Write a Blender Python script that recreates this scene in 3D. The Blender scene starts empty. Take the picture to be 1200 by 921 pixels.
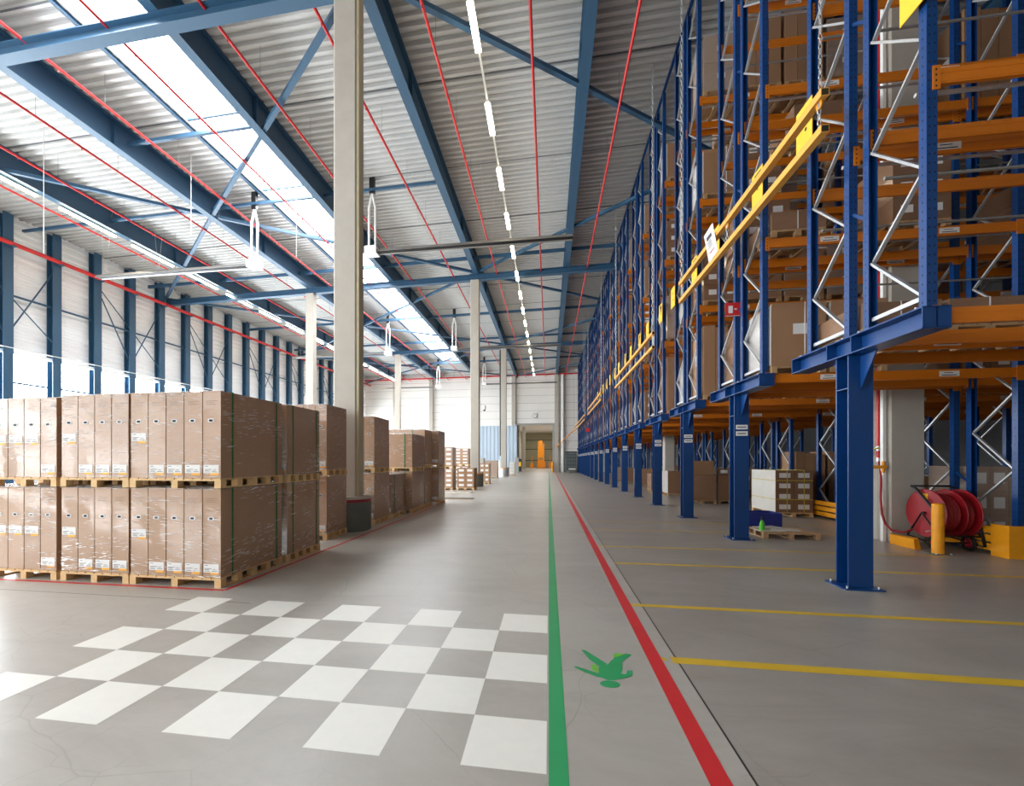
import bpy, math, random
from mathutils import Vector, Matrix, noise
random.seed(7)
C = bpy.context.scene.collection
ORG = {}

# ---------------------------------------------------------------- materials
def sl(c):
    c = c / 255.0
    return c / 12.92 if c <= 0.04045 else ((c + 0.055) / 1.055) ** 2.4
def col(r, g, b): return (sl(r), sl(g), sl(b), 1.0)

class NT:
    def __init__(s, name):
        s.m = bpy.data.materials.new(name); s.m.use_nodes = True
        s.t = s.m.node_tree; s.b = s.t.nodes['Principled BSDF']; s.out = s.t.nodes['Material Output']
        s._co = None
    def n(s, typ, **kw):
        x = s.t.nodes.new(typ)
        for k, v in kw.items(): setattr(x, k, v)
        return x
    def l(s, a, b): s.t.links.new(a, b)
    @property
    def co(s):
        if s._co is None: s._co = s.n('ShaderNodeTexCoord').outputs['Object']
        return s._co
    def mapping(s, scale):
        m = s.n('ShaderNodeMapping'); m.inputs['Scale'].default_value = scale
        s.l(s.co, m.inputs['Vector']); return m.outputs[0]
    def noise(s, scale, detail=4, rough=.5, vec=None, dist=0):
        x = s.n('ShaderNodeTexNoise'); x.inputs['Scale'].default_value = scale
        x.inputs['Detail'].default_value = detail; x.inputs['Roughness'].default_value = rough
        x.inputs['Distortion'].default_value = dist
        s.l(vec or s.co, x.inputs['Vector']); return x.outputs[0]
    def ramp(s, f, stops):
        r = s.n('ShaderNodeValToRGB'); e = r.color_ramp.elements
        while len(e) < len(stops): e.new(.5)
        for i, (p, c) in enumerate(stops):
            e[i].position = p; e[i].color = c if len(c) == 4 else (*c, 1)
        s.l(f, r.inputs[0]); return r.outputs[0]
    def math(s, op, a, b=None, c=None):
        x = s.n('ShaderNodeMath', operation=op)
        for i, v in enumerate((a, b, c)):
            if v is None: continue
            if isinstance(v, (int, float)): x.inputs[i].default_value = v
            else: s.l(v, x.inputs[i])
        return x.outputs[0]
    def mix(s, f, a, b, bt='MIX'):
        x = s.n('ShaderNodeMix', data_type='RGBA', blend_type=bt)
        for i, v in ((0, f), (6, a), (7, b)):
            if isinstance(v, (int, float)): x.inputs[i].default_value = v
            elif isinstance(v, tuple): x.inputs[i].default_value = v
            else: s.l(v, x.inputs[i])
        return x.outputs[2]
    def xyz(s):
        x = s.n('ShaderNodeSeparateXYZ'); s.l(s.co, x.inputs[0]); return x.outputs
    def bump(s, h, strength=.3, dist=.01, coat=False):
        x = s.n('ShaderNodeBump'); x.inputs['Strength'].default_value = strength
        x.inputs['Distance'].default_value = dist; s.l(h, x.inputs['Height'])
        s.l(x.outputs[0], s.b.inputs['Coat Normal' if coat else 'Normal']); return x.outputs[0]

def plain(name, c, rough=.5, metal=0, var=.12, scale=6, bumps=0, spec=.5):
    k = NT(name)
    a = tuple(min(1, v * (1 + var)) for v in c[:3]) + (1,)
    d = tuple(v * (1 - var) for v in c[:3]) + (1,)
    nz = k.noise(scale, 5, .6)
    k.l(k.mix(nz, d, a), k.b.inputs['Base Color'])
    k.b.inputs['Roughness'].default_value = rough; k.b.inputs['Metallic'].default_value = metal
    k.b.inputs['Specular IOR Level'].default_value = spec
    if bumps: k.bump(k.noise(scale * 8, 4), bumps, .005)
    return k.m

def emis(name, c, st):
    k = NT(name)
    k.b.inputs['Base Color'].default_value = (.8, .8, .8, 1)
    k.b.inputs['Emission Color'].default_value = c; k.b.inputs['Emission Strength'].default_value = st
    return k.m

def floor_mat():
    k = NT('polished_concrete')
    n1 = k.noise(.35, 6, .6); n2 = k.noise(3.0, 8, .65)
    st = k.noise(1.0, 6, .7, k.mapping((.5, 1.2, 1)), .6)
    base = k.mix(n1, col(176, 172, 164), col(194, 190, 181))
    base = k.mix(k.math('MULTIPLY', n2, .5), base, col(170, 164, 155))
    base = k.mix(k.ramp(st, [(.42, (0, 0, 0)), (.75, (.5, .5, .5))]), base, col(138, 132, 126))
    X, Y, Z = k.xyz()
    # traffic stains on the racking side of the joint
    right = k.math('GREATER_THAN', X, 1.11)
    dirt = k.ramp(k.noise(.8, 7, .7, k.mapping((.5, 1.4, 1)), 1.2), [(.35, (0, 0, 0)), (.7, (1, 1, 1))])
    base = k.mix(k.math('MULTIPLY', k.math('MULTIPLY', right, dirt), .55), base, col(116, 106, 98))
    base = k.mix(k.math('MULTIPLY', right, .4), base, col(140, 130, 121))
    # hairline cracks
    vo = k.n('ShaderNodeTexVoronoi', feature='DISTANCE_TO_EDGE', voronoi_dimensions='2D'); vo.inputs['Scale'].default_value = .8
    wv = k.n('ShaderNodeVectorMath', operation='ADD')
    nn = k.n('ShaderNodeTexNoise'); nn.inputs['Scale'].default_value = 1.7; nn.inputs['Detail'].default_value = 2; nn.inputs['Roughness'].default_value = .45
    k.l(k.co, nn.inputs['Vector'])
    sc = k.n('ShaderNodeVectorMath', operation='SCALE'); sc.inputs['Scale'].default_value = .28
    k.l(nn.outputs[1], sc.inputs[0]); k.l(k.co, wv.inputs[0]); k.l(sc.outputs[0], wv.inputs[1])
    k.l(wv.outputs[0], vo.inputs['Vector'])
    crack = k.ramp(vo.outputs[0], [(.0, (.7, .7, .7)), (.0025, (.4, .4, .4)), (.006, (0, 0, 0))])
    v2 = k.n('ShaderNodeTexVoronoi', feature='DISTANCE_TO_EDGE', voronoi_dimensions='2D'); v2.inputs['Scale'].default_value = 2.6
    k.l(wv.outputs[0], v2.inputs['Vector'])
    fine = k.math('MULTIPLY', k.ramp(v2.outputs[0], [(.0, (.6, .6, .6)), (.008, (.3, .3, .3)), (.016, (0, 0, 0))]), k.ramp(k.noise(.9, 3), [(.5, (0, 0, 0)), (.6, (1, 1, 1))]))
    crack = k.math('MAXIMUM', crack, fine)
    base = k.mix(k.math('MULTIPLY', k.noise(14, 5, .7), .35), base, col(160, 154, 146))
    where = k.ramp(k.noise(.5, 3), [(.38, (0, 0, 0)), (.55, (.42, .42, .42))])
    base = k.mix(k.math('MULTIPLY', crack, where), base, col(96, 92, 88))
    # saw-cut joints
    j1 = k.math('LESS_THAN', k.math('ABSOLUTE', k.math('SUBTRACT', X, 1.11)), .007)
    j2 = k.math('MULTIPLY', k.math('LESS_THAN', k.math('ABSOLUTE', k.math('SUBTRACT', Y, 4.715)), .007), k.math('LESS_THAN', X, -3.6))
    base = k.mix(k.math('MAXIMUM', j1, j2), base, col(52, 46, 42))
    k.l(base, k.b.inputs['Base Color'])
    k.l(k.math('ADD', .30, k.math('MULTIPLY', n1, .1)), k.b.inputs['Roughness'])
    k.b.inputs['Specular IOR Level'].default_value = .55
    k.bump(k.noise(9, 6, .6), .06, .01)
    return k.m

def card_mat(name, c, wrap=0.0, layers=0.0, dark=.82):
    k = NT(name)
    oi = k.n('ShaderNodeObjectInfo')
    base = k.mix(oi.outputs['Random'], tuple(v * .88 for v in c[:3]) + (1,), c)
    g = k.noise(3, 4, .6, k.mapping((1, 1, .25)))
    base = k.mix(k.math('MULTIPLY', g, .4), base, tuple(v * dark for v in c[:3]) + (1,))
    if layers:
        X, Y, Z = k.xyz()
        m = k.math('LESS_THAN', k.math('FRACT', k.math('DIVIDE', Z, layers)), .045)
        base = k.mix(m, base, tuple(v * .45 for v in c[:3]) + (1,))
    if wrap:
        # stretch film: stretched pale streaks and a wrinkled gloss over the board
        mp = k.n('ShaderNodeMapping'); mp.inputs['Rotation'].default_value = (.12, .16, 0); k.l(k.co, mp.inputs['Vector'])
        mq = k.n('ShaderNodeMapping'); mq.inputs['Scale'].default_value = (1, 1, 8); k.l(mp.outputs[0], mq.inputs['Vector'])
        s1 = k.noise(3.6, 7, .68, mq.outputs[0], 1.2)
        s2 = k.noise(9, 4, .6, mq.outputs[0], .6)
        f = k.ramp(s1, [(.52, (0, 0, 0)), (.7, (.12 * wrap,) * 3)])
        f2 = k.ramp(s2, [(.64, (0, 0, 0)), (.70, (.22 * wrap,) * 3)])
        base = k.mix(k.math('MAXIMUM', f, f2), base, col(214, 206, 200))
        k.b.inputs['Coat Weight'].default_value = 1.0
        k.b.inputs['Coat IOR'].default_value = 1.3 + .22 * wrap
        k.b.inputs['Coat Roughness'].default_value = .1
        rd = k.math('ABSOLUTE', k.math('SUBTRACT', s2, .5))
        h = k.ramp(rd, [(0, (1, 1, 1)), (.035, (0, 0, 0))])
        pt = k.ramp(k.noise(1.3, 3, .5, mp.outputs[0]), [(.45, (0, 0, 0)), (.62, (1, 1, 1))])
        k.bump(k.math('MULTIPLY', h, pt), .8, .03, coat=True)
    k.l(base, k.b.inputs['Base Color'])
    k.b.inputs['Roughness'].default_value = .75
    return k.m

def upright_mat():
    k = NT('rack_blue_perforated')
    X, Y, Z = k.xyz()
    fz = k.math('ABSOLUTE', k.math('SUBTRACT', k.math('FRACT', k.math('DIVIDE', Z, .06)), .5))
    hole = k.math('LESS_THAN', fz, .19)
    return k, hole

M = {}
def mk():
    M['floor'] = floor_mat()
    M['blue'] = plain('rack_blue_paint', col(5, 57, 114), .34, 0, .1)
    M['hole'] = plain('punched_slot', col(12, 14, 22), .8)
    M['orange'] = plain('beam_orange_paint', col(206, 114, 16), .38, 0, .06)
    M['signyellow'] = plain('sign_yellow', col(246, 196, 56), .45)
    M['yellow'] = plain('signal_yellow_paint', col(234, 168, 74), .42, 0, .05)
    M['yellow2'] = plain('guard_yellow_paint', col(236, 156, 20), .45, 0, .15)
    M['teal'] = plain('girder_blue_paint', col(50, 86, 114), .42, 0, .06)
    M['red'] = plain('sprinkler_red_paint', col(206, 42, 42), .4)
    M['galv'] = plain('galvanised_steel', col(196, 198, 200), .35, .55, .12, 12)
    M['tube'] = plain('grey_zinc_tube', col(150, 148, 144), .42, .5, .1, 10)
    M['deck'] = plain('roof_deck_sheet', col(198, 198, 196), .45, .1, .06, 2)
    M['seam'] = plain('deck_lap_joint', col(96, 98, 102), .6)  # dark grey of the deck sheet laps
    M['conc'] = plain('cast_concrete', col(178, 171, 160), .75, 0, .12, 3, .2)
    M['railgrey'] = plain('rail_grey', col(140, 140, 136), .5)
    M['concdark'] = plain('worn_concrete_plinth', col(104, 106, 98), .8, 0, .3, 5, .3)
    M['white'] = plain('white_paint', col(236, 236, 232), .5, 0, .03)
    M['floorwhite'] = plain('white_floor_paint', col(240, 238, 230), .42, 0, .05, 9)
    M['floorgreen'] = plain('green_floor_paint', col(38, 158, 96), .42, 0, .12, 5)
    M['lime'] = plain('lime_floor_paint', col(112, 190, 60), .5, 0, .1, 8)
    M['floorred'] = plain('red_floor_paint', col(206, 44, 48), .42, 0, .12, 5)
    M['flooryellow'] = plain('yellow_floor_paint', col(214, 176, 48), .5, 0, .2, 4)
    M['wood'] = plain('pallet_wood', col(214, 178, 128), .75, 0, .2, 8, .2)
    M['woodold'] = plain('aged_pallet_wood', col(172, 138, 100), .8, 0, .25, 8, .2)
    M['dark'] = plain('black_enamel', col(22, 22, 24), .4)
    M['rubber'] = plain('black_rubber', col(20, 20, 20), .8)
    M['label'] = plain('paper_label', col(226, 224, 222), .6, 0, .03)
    M['ink'] = plain('label_print', col(70, 70, 76), .7)
    M['mark'] = plain('orange_label_stripe', col(240, 170, 30), .6)
    M['green'] = plain('green_strap', col(30, 112, 62), .45)
    M['ystrap'] = plain('yellow_strap', col(196, 176, 60), .45)
    M['reelred'] = plain('reel_red_enamel', col(150, 20, 30), .4)
    M['hose'] = plain('red_hose_rubber', col(150, 26, 32), .55)
    M['tan'] = plain('portal_grey_paint', col(150, 150, 146), .5)
    M['lampglow'] = emis('fluorescent_tube_glow', (1, .86, .62, 1), 12)
    M['lamphouse'] = plain('lamp_housing', col(225, 222, 210), .4)
    M['sky'] = emis('skylight_sheet_daylit', (.93, .97, 1, 1), SKY)
    M['pane'] = emis('window_pane_daylit', (.9, .96, 1, 1), WIN)
    M['pane2'] = emis('rear_window_pane_daylit', (.95, .97, 1, 1), 1.6)
    M['card'] = card_mat('cardboard_wrapped', col(172, 134, 102), .75)
    M['cardp'] = card_mat('cardboard_plain', col(160, 122, 90), 0, 0)
    M['cardl'] = card_mat('cardboard_layers', col(150, 112, 82), .25, .035)
    M['cardd'] = card_mat('cardboard_brown', col(134, 98, 70), .3)
    M['film'] = card_mat('white_film_wrapped_goods', col(206, 200, 194), .9, 0, .5)
    M['filmb'] = card_mat('film_over_brown_goods', col(176, 152, 134), 1.1, 0, .55)
    M['whitecard'] = card_mat('white_carton_board', col(226, 222, 212), .3)
    M['beige'] = plain('beige_conduit', col(186, 174, 138), .6)
    M['wallshade'] = plain('side_wall_painted_shade', col(74, 72, 72), .7)
    M['crease'] = plain('film_crease_glint', col(226, 222, 218), .2, 0, .03)  # film folds with their glints painted in as white
    M['blueplastic'] = plain('blue_crate_plastic', col(30, 44, 128), .45)
    M['lgreen'] = plain('green_bottle_plastic', col(90, 210, 50), .35)
    M['glassdark'] = plain('dark_green_grey_tote', col(72, 84, 88), .5, 0, .2, 9)
    # far wall panels with horizontal seams
    k = NT('insulated_wall_panel')
    X, Y, Z = k.xyz()
    s = k.math('LESS_THAN', k.math('FRACT', k.math('DIVIDE', Z, 1.12)), .03)
    base = k.mix(k.noise(.4, 3), col(228, 225, 219), col(240, 237, 232))
    k.l(k.mix(s, base, col(150, 146, 140)), k.b.inputs['Base Color']); k.b.inputs['Roughness'].default_value = .45
    M['wallpanel'] = k.m
    k = NT('light_blue_ribbed_sheet')
    k.b.inputs['Base Color'].default_value = col(178, 194, 208); k.b.inputs['Roughness'].default_value = .4
    M['door'] = k.m
    M['clad'] = plain('left_wall_liner_sheet', col(250, 251, 252), .3, .08, .04, 1.5)
    M['khaki'] = plain('corridor_end_wall', col(170, 166, 138), .6)
    M['truck'] = plain('reach_truck_orange', col(244, 150, 22), .4)
    # thin transparent stretch film
    k = NT('clear_stretch_film')
    tr = k.n('ShaderNodeBsdfTransparent'); mx = k.n('ShaderNodeMixShader')
    k.b.inputs['Base Color'].default_value = (.9, .9, .92, 1); k.b.inputs['Roughness'].default_value = .15
    f = k.ramp(k.noise(7, 5, .6, None, 1.0), [(.35, (.25,) * 3), (.65, (.8,) * 3)])
    k.l(f, mx.inputs[0]); k.l(tr.outputs[0], mx.inputs[1]); k.l(k.b.outputs[0], mx.inputs[2])
    k.l(mx.outputs[0], k.out.inputs['Surface']); k.bump(k.noise(14, 4), .8, .02)
    M['sheet'] = k.m

SKY, WIN = 9.0, 16.0
mk()

# ---------------------------------------------------------------- mesh builder
class MB:
    def __init__(s): s.v = []; s.f = []; s.mi = []; s.mats = []; s.smooth = []
    def _m(s, m):
        if m not in s.mats: s.mats.append(m)
        return s.mats.index(m)
    def add(s, vs, fs, m, sm=False):
        o = len(s.v); i = s._m(m); s.v += [tuple(p) for p in vs]
        for f in fs: s.f.append([o + q for q in f]); s.mi.append(i); s.smooth.append(sm)
        return s
    def box(s, x0, x1, y0, y1, z0, z1, m):
        vs = [(x0, y0, z0), (x1, y0, z0), (x1, y1, z0), (x0, y1, z0), (x0, y0, z1), (x1, y0, z1), (x1, y1, z1), (x0, y1, z1)]
        return s.add(vs, [(3, 2, 1, 0), (4, 5, 6, 7), (0, 1, 5, 4), (1, 2, 6, 5), (2, 3, 7, 6), (3, 0, 4, 7)], m)
    def quad(s, pts, m): return s.add(pts, [tuple(range(len(pts)))], m)
    def bar(s, p, q, w, h, m, up=(0, 0, 1)):
        p, q = Vector(p), Vector(q); d = (q - p).normalized(); u = Vector(up)
        if abs(d.dot(u)) > .98: u = Vector((0, 1, 0)) if abs(d.y) < .9 else Vector((1, 0, 0))
        a = d.cross(u).normalized() * (w / 2); b = a.cross(d).normalized() * (h / 2)
        vs = [p - a - b, p + a - b, p + a + b, p - a + b, q - a - b, q + a - b, q + a + b, q - a + b]
        return s.add(vs, [(3, 2, 1, 0), (4, 5, 6, 7), (0, 1, 5, 4), (1, 2, 6, 5), (2, 3, 7, 6), (3, 0, 4, 7)], m)
    def cyl(s, p, q, r, m, n=12, r2=None, caps=True):
        p, q = Vector(p), Vector(q); d = (q - p).normalized()
        u = Vector((0, 0, 1)) if abs(d.z) < .9 else Vector((1, 0, 0))
        a = d.cross(u).normalized(); b = d.cross(a); r2 = r if r2 is None else r2
        vs = []
        for c, rr in ((p, r), (q, r2)):
            for i in range(n):
                t = 2 * math.pi * i / n; vs.append(c + a * (math.cos(t) * rr) + b * (math.sin(t) * rr))
        s.add(vs, [(i, i + n, (i + 1) % n + n, (i + 1) % n) for i in range(n)], m, True)
        if caps:
            s.add(vs[:n], [tuple(range(n))], m); s.add(vs[n:], [tuple(reversed(range(n)))], m)
        return s
    def tube(s, pts, r, m, n=8, closed=False):
        pts = [Vector(p) for p in pts]; N = len(pts); vs = []; pa = None
        for i, p in enumerate(pts):
            a0 = pts[(i - 1) % N] if closed or i > 0 else p
            a1 = pts[(i + 1) % N] if closed or i < N - 1 else p
            d = (a1 - a0).normalized()
            if pa is None:
                u = Vector((0, 0, 1)) if abs(d.z) < .9 else Vector((1, 0, 0)); pa = d.cross(u).normalized()
            else: pa = (pa - d * pa.dot(d)).normalized()
            b = d.cross(pa)
            for k in range(n):
                t = 2 * math.pi * k / n; vs.append(p + pa * (math.cos(t) * r) + b * (math.sin(t) * r))
        fs = []
        for i in range(N if closed else N - 1):
            j = (i + 1) % N
            for k in range(n): fs.append((i * n + k, i * n + (k + 1) % n, j * n + (k + 1) % n, j * n + k))
        if not closed: fs += [tuple(reversed(range(n))), tuple(range((N - 1) * n, N * n))]
        return s.add(vs, fs, m, True)
    def prism(s, poly, axis, t0, t1, m):
        """poly: 2-D points; axis: 'x','y','z' extrusion axis"""
        def P(a, b, t): return {'x': (t, a, b), 'y': (a, t, b), 'z': (a, b, t)}[axis]
        n = len(poly); vs = [P(a, b, t0) for a, b in poly] + [P(a, b, t1) for a, b in poly]
        return s.add(vs, [tuple(range(n)), tuple(reversed(range(n, 2 * n)))] + [(i, i + n, (i + 1) % n + n, (i + 1) % n) for i in range(n)], m)
    def ibeam(s, p, q, h, w, m, t=.02, tw=.014):
        """I-section from p to q, p and q on the underside centre line"""
        z = Vector((0, 0, 1)); p = Vector(p); q = Vector(q)
        s.bar(p + z * t / 2, q + z * t / 2, w, t, m); s.bar(p + z * (h - t / 2), q + z * (h - t / 2), w, t, m)
        return s.bar(p + z * h / 2, q + z * h / 2, tw, h - 2 * t, m)
    def build(s, name, parent=None, loc=None):
        if parent is not None: o0 = ORG[parent.name]
        elif loc is not None: o0 = Vector(loc)
        else:
            xs = [v[0] for v in s.v]; ys = [v[1] for v in s.v]; zs = [v[2] for v in s.v]
            o0 = Vector(((min(xs) + max(xs)) / 2, (min(ys) + max(ys)) / 2, min(zs)))
        me = bpy.data.meshes.new(name)
        me.from_pydata([(v[0] - o0.x, v[1] - o0.y, v[2] - o0.z) for v in s.v], [], s.f)
        for m in s.mats: me.materials.append(M[m])
        for i, p in enumerate(me.polygons): p.material_index = s.mi[i]; p.use_smooth = s.smooth[i]
        me.update()
        o = bpy.data.objects.new(name, me); C.objects.link(o)
        if parent is not None: o.parent = parent
        else: o.location = o0
        ORG[o.name] = o0
        return o

def tag(o, label, cat, group=None):
    o['label'] = label; o['category'] = cat
    if group: o['group'] = group
    return o
def thing(name, label, cat, loc, group=None):
    o = bpy.data.objects.new(name, None); C.objects.link(o); o.location = loc; ORG[o.name] = Vector(loc)
    o.empty_display_size = .1
    return tag(o, label, cat, group)
def struct(mb, name, parent=None, loc=(0, 0, 0)):
    o = mb.build(name, parent, None if parent else loc)
    if parent is None: o['kind'] = 'structure'
    return o
def dup(root, delta, label=None):
    def cp(o, par):
        c = o.copy(); C.objects.link(c); c.parent = par
        ORG[c.name] = ORG[o.name] + Vector(delta)
        for ch in KIDS.get(o.name, o.children): cp(ch, c)
        return c
    c = cp(root, None); c.location = root.location + Vector(delta)
    if label: c['label'] = label
    return c
KIDS = {}
ORD = ['first', 'second', 'third', 'fourth', 'fifth', 'sixth', 'seventh', 'eighth', 'ninth', 'tenth', 'eleventh',
       'twelfth', 'thirteenth', 'fourteenth', 'fifteenth', 'sixteenth', 'seventeenth', 'eighteenth', 'nineteenth', 'twentieth']

# ---------------------------------------------------------------- building shell
XL, XR, YB, YF = -28.2, 21.0, -7.5, 62.9
def deckz(x): return 15.15 + .017 * x
def undz(x): return 14.08 + .017 * x       # underside of the roof girders

m = MB(); m.box(XL - .2, XR + .2, YB - .2, 108, -.3, 0, 'floor'); struct(m, 'floor')
# ribbed roof deck, ribs run across the hall, hole left for the rooflight
SX0, SX1, SY0, SY1 = -13.85, -10.9, 2.0, 54.6
m = MB()
def deck(x0, x1, y0, y1):
    p = .30; prof = []; y = y0
    while y < y1:
        for dy, dz in ((0, 0), (.11, 0), (.14, .11), (.27, .11), (.30, 0)):
            yy = min(y + dy, y1); prof.append((yy, dz))
        y += p
    vs = []
    for a, z in prof: vs += [(x0, a, deckz(x0) + z), (x1, a, deckz(x1) + z)]
    m.add(vs, [(2 * i, 2 * i + 1, 2 * i + 3, 2 * i + 2) for i in range(len(prof) - 1)], 'deck')
deck(XL, SX0, YB, YF); deck(SX1, XR, YB, YF); deck(SX0, SX1, YB, SY0); deck(SX0, SX1, SY1, YF)
for i in range(-4, 13):
    yy = 10.2 + 4.375 * i
    if YB < yy < YF:
        for a, b in ((XL, SX0), (SX1, XR)):
            m.bar((a, yy, deckz(a) + .0), (b, yy, deckz(b) + .0), .045, .02, 'seam')
m.box(XL, XR, YB, YF, 15.85, 15.95, 'deck')
struct(m, 'ceiling')
# rooflight
m = MB(); m.quad([(SX0, SY0, deckz(SX0) + .42), (SX0, SY1, deckz(SX0) + .42), (SX1, SY1, deckz(SX1) + .42), (SX1, SY0, deckz(SX1) + .42)], 'sky')
w = struct(m, 'window_1')
m = MB()
for x in (SX0, SX1): m.box(x - .03, x + .03, SY0, SY1, deckz(x) - .06, deckz(x) + .45, 'white')
for y in (SY0, SY1): m.box(SX0, SX1, y - .03, y + .03, 14.85, 15.4, 'white')
m.build('window_frame', w)
m = MB()
for x in (SX0 - .14,): m.box(x - .05, x + .05, SY0, SY1, deckz(x) - .14, deckz(x) - .02, 'teal')
m.build('curb_rail', w)
m = MB()
y = 14.58
while y < SY1:
    m.bar((SX0, y, deckz(SX0) + .02), (SX1, y, deckz(SX1) + .02), .08, .1, 'teal'); y += 4.375
m.build('glazing_bar', w)

# left wall: liner sheet above, glazing band, lower sheet
def ribwall(m, x, y0, y1, z0, z1, mat, p=.36, d=.06):
    prof = []; z = z0
    while z < z1:
        for dz, dx in ((0, 0), (.4, 0), (.5, d), (.9, d), (1, 0)):
            prof.append((min(z + dz * p, z1), dx))
        z += p
    vs = []
    for z, dx in prof: vs += [(x - dx, y0, z), (x - dx, y1, z)]
    m.add(vs, [(2 * i, 2 * i + 1, 2 * i + 3, 2 * i + 2) for i in range(len(prof) - 1)], mat)
m = MB(); ribwall(m, XL + .02, YB, YF, 7.5, 14.7, 'clad'); m.box(XL - .3, XL - .12, YB, YF, 7.45, 15.9, 'clad')
ribwall(m, XL + .02, YB, YF, 0, 3.2, 'clad'); m.box(XL - .3, XL - .12, YB, YF, 0, 3.2, 'clad')
struct(m, 'wall_left')
ys = [YB, 10.2, 27.8, 45.3, YF]
for i in range(4):
    m = MB(); m.quad([(XL - .1, ys[i], 5.9), (XL - .1, ys[i + 1], 5.9), (XL - .1, ys[i + 1], 7.45), (XL - .1, ys[i], 7.45)], 'pane')
    m.quad([(XL - .1, ys[i], 3.2), (XL - .1, ys[i + 1], 3.2), (XL - .1, ys[i + 1], 5.9), (XL - .1, ys[i], 5.9)], 'pane')
    w = struct(m, 'window_%d' % (i + 2))
    f = MB(); f.box(XL - .1, XL + .02, ys[i], ys[i + 1], 5.82, 5.92, 'teal'); f.box(XL - .1, XL + .02, ys[i], ys[i + 1], 4.5, 4.58, 'teal')
    f.box(XL - .1, XL + .02, ys[i], ys[i + 1], 3.15, 3.25, 'teal'); f.build('window_frame', w)
# far wall with opening, adjoining hall beyond
DX0, DX1, DZ = -4.75, .75, 6.9
m = MB(); m.box(XL - .3, DX0, YF, YF + .25, 0, 15.9, 'wallpanel'); m.box(DX1, XR + .3, YF, YF + .25, 0, 15.9, 'wallpanel')
m.box(DX0, DX1, YF, YF + .25, DZ, 15.9, 'wallpanel'); struct(m, 'wall_far')
m = MB(); m.box(XL - .3, XR + .3, YB - .25, YB, 0, 15.9, 'wallpanel'); struct(m, 'wall_back')
m = MB(); m.quad([(-27, YB + .01, 1.0), (-27, YB + .01, 7.5), (-7, YB + .01, 7.5), (-7, YB + .01, 1.0)], 'pane2'); w = struct(m, 'window_6')
m = MB()
for x in (-27, -22, -17, -12, -7): m.box(x - .06, x + .06, YB, YB + .08, 1.0, 7.5, 'teal')
m.build('window_frame', w)
m = MB(); m.box(XR, XR + .25, YB, YF, 0, 15.9, 'wallshade'); struct(m, 'wall_right')  # side wall coloured dark to stand in for the gloom behind the racks
m = MB(); m.box(-6.3, -6.1, YF + .25, 100, 0, 8, 'wallpanel'); m.box(1.7, 1.9, YF + .25, 100, 0, 8, 'wallpanel')
m.box(-6.3, 1.9, YF + .25, 100, 8, 8.15, 'wallpanel'); m.box(-6.3, 1.9, 100, 100.2, 0, 8, 'khaki')
struct(m, 'wall_corridor')
m = MB()
for z in (1.6, 4.2, 6.3): m.box(-6.1, 1.7, 99.93, 100, z, z + .12, 'dark')
struct(m, 'trim_1')
m = MB(); m.box(DX0 - .12, DX0 + .12, YF - .12, YF + .3, 0, DZ + .1, 'tan'); m.box(DX1 - .2, DX1 + .2, YF - .12, YF + .3, 0, DZ + .1, 'tan')
m.box(DX0 - .6, DX1 + .3, YF - .2, YF - .02, DZ, DZ + .22, 'tan'); struct(m, 'door_1')
# sliding leaf parked left of the opening
m = MB(); x = -10.2; prof = []
while x < -5.0:
    prof += [(x, 0), (x + .3, 0), (x + .34, .05), (x + .5, .05), (x + .54, 0)]; x += .56
vs = []
for a, d in prof: vs += [(a, YF - .14 - d, .05), (a, YF - .14 - d, 6.75)]
m.add(vs, [(2 * i, 2 * i + 2, 2 * i + 3, 2 * i + 1) for i in range(len(prof) - 1)], 'door')
m.box(-10.2, -4.95, YF - .13, YF - .06, .05, 6.8, 'door'); struct(m, 'door_2')

# ---------------------------------------------------------------- roof steel
G = 'roof girders running away from the camera'
gx = [(-22.5, 'farthest left, over the row of tube lamps by the windows'), (-16.6, 'over the left row of concrete columns'),
      (-10.6, 'along the right edge of the bright rooflight'), (-4.75, 'over the big concrete column'),
      (1.15, 'above the green floor line'), (7.1, 'over the racking'), (13.0, 'deep over the racking')]
for x, t in gx:
    m = MB(); z = undz(x); m.ibeam((x, YB, z), (x, YF, z), deckz(x) - z - .01, .34, 'teal', .03, .02)
    y = YB + 4
    while y < YF: m.box(x - .15, x + .15, y, y + .015, z + .03, deckz(x) - .05, 'teal'); y += 8.75
    tag(m.build('roof_girder'), 'blue steel roof girder ' + t, 'girder', G)
for j, (y, t) in enumerate(((10.2, 'nearest cross beam, cut by the top left corner'), (27.8, 'cross beam carried by the second concrete column'), (45.3, 'cross beam carried by the third concrete column'))):
    m = MB(); m.ibeam((XL, y, 13.70 + .017 * XL), (XR, y, 13.70 + .017 * XR), .38, .32, 'teal', .03, .02)
    tag(m.build('cross_beam'), 'blue steel ' + t, 'beam', 'roof cross beams')
for y, t in ((14.58, 'between first and second cross beams, nearer'), (18.95, 'midway between first and second cross beams'), (26.4, 'just before the second cross beam'), (36.5, 'midway between second and third cross beams'), (44.0, 'just before the third cross beam'), (53.9, 'beyond the third cross beam')):
    m = MB(); a, b = (XL, 12.9) if y > 20 else ((-16.5, -10.8) if y < 15 else (-28, -4.9))
    m.bar((a, y, 14.55 + .017 * a), (b, y, 14.55 + .017 * b), .12, .2 if y > 20 else .12, 'teal')
    tag(m.build('roof_strut'), 'thin blue roof strut ' + t, 'strut', 'roof struts')
SEG = [((-4.75, 0), (7.1, 1), 'right of the column line'), ((7.1, 1), (-4.75, 2), 'right of the column line'), ((-4.75, 0), (-16.6, 1), 'crossing the rooflight'),
       ((-16.6, 1), (-4.75, 2), 'crossing the rooflight'), ((-28.1, 0), (-16.6, 1), 'near the window wall'), ((-16.6, 1), (-28.1, 2), 'near the window wall')]
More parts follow.
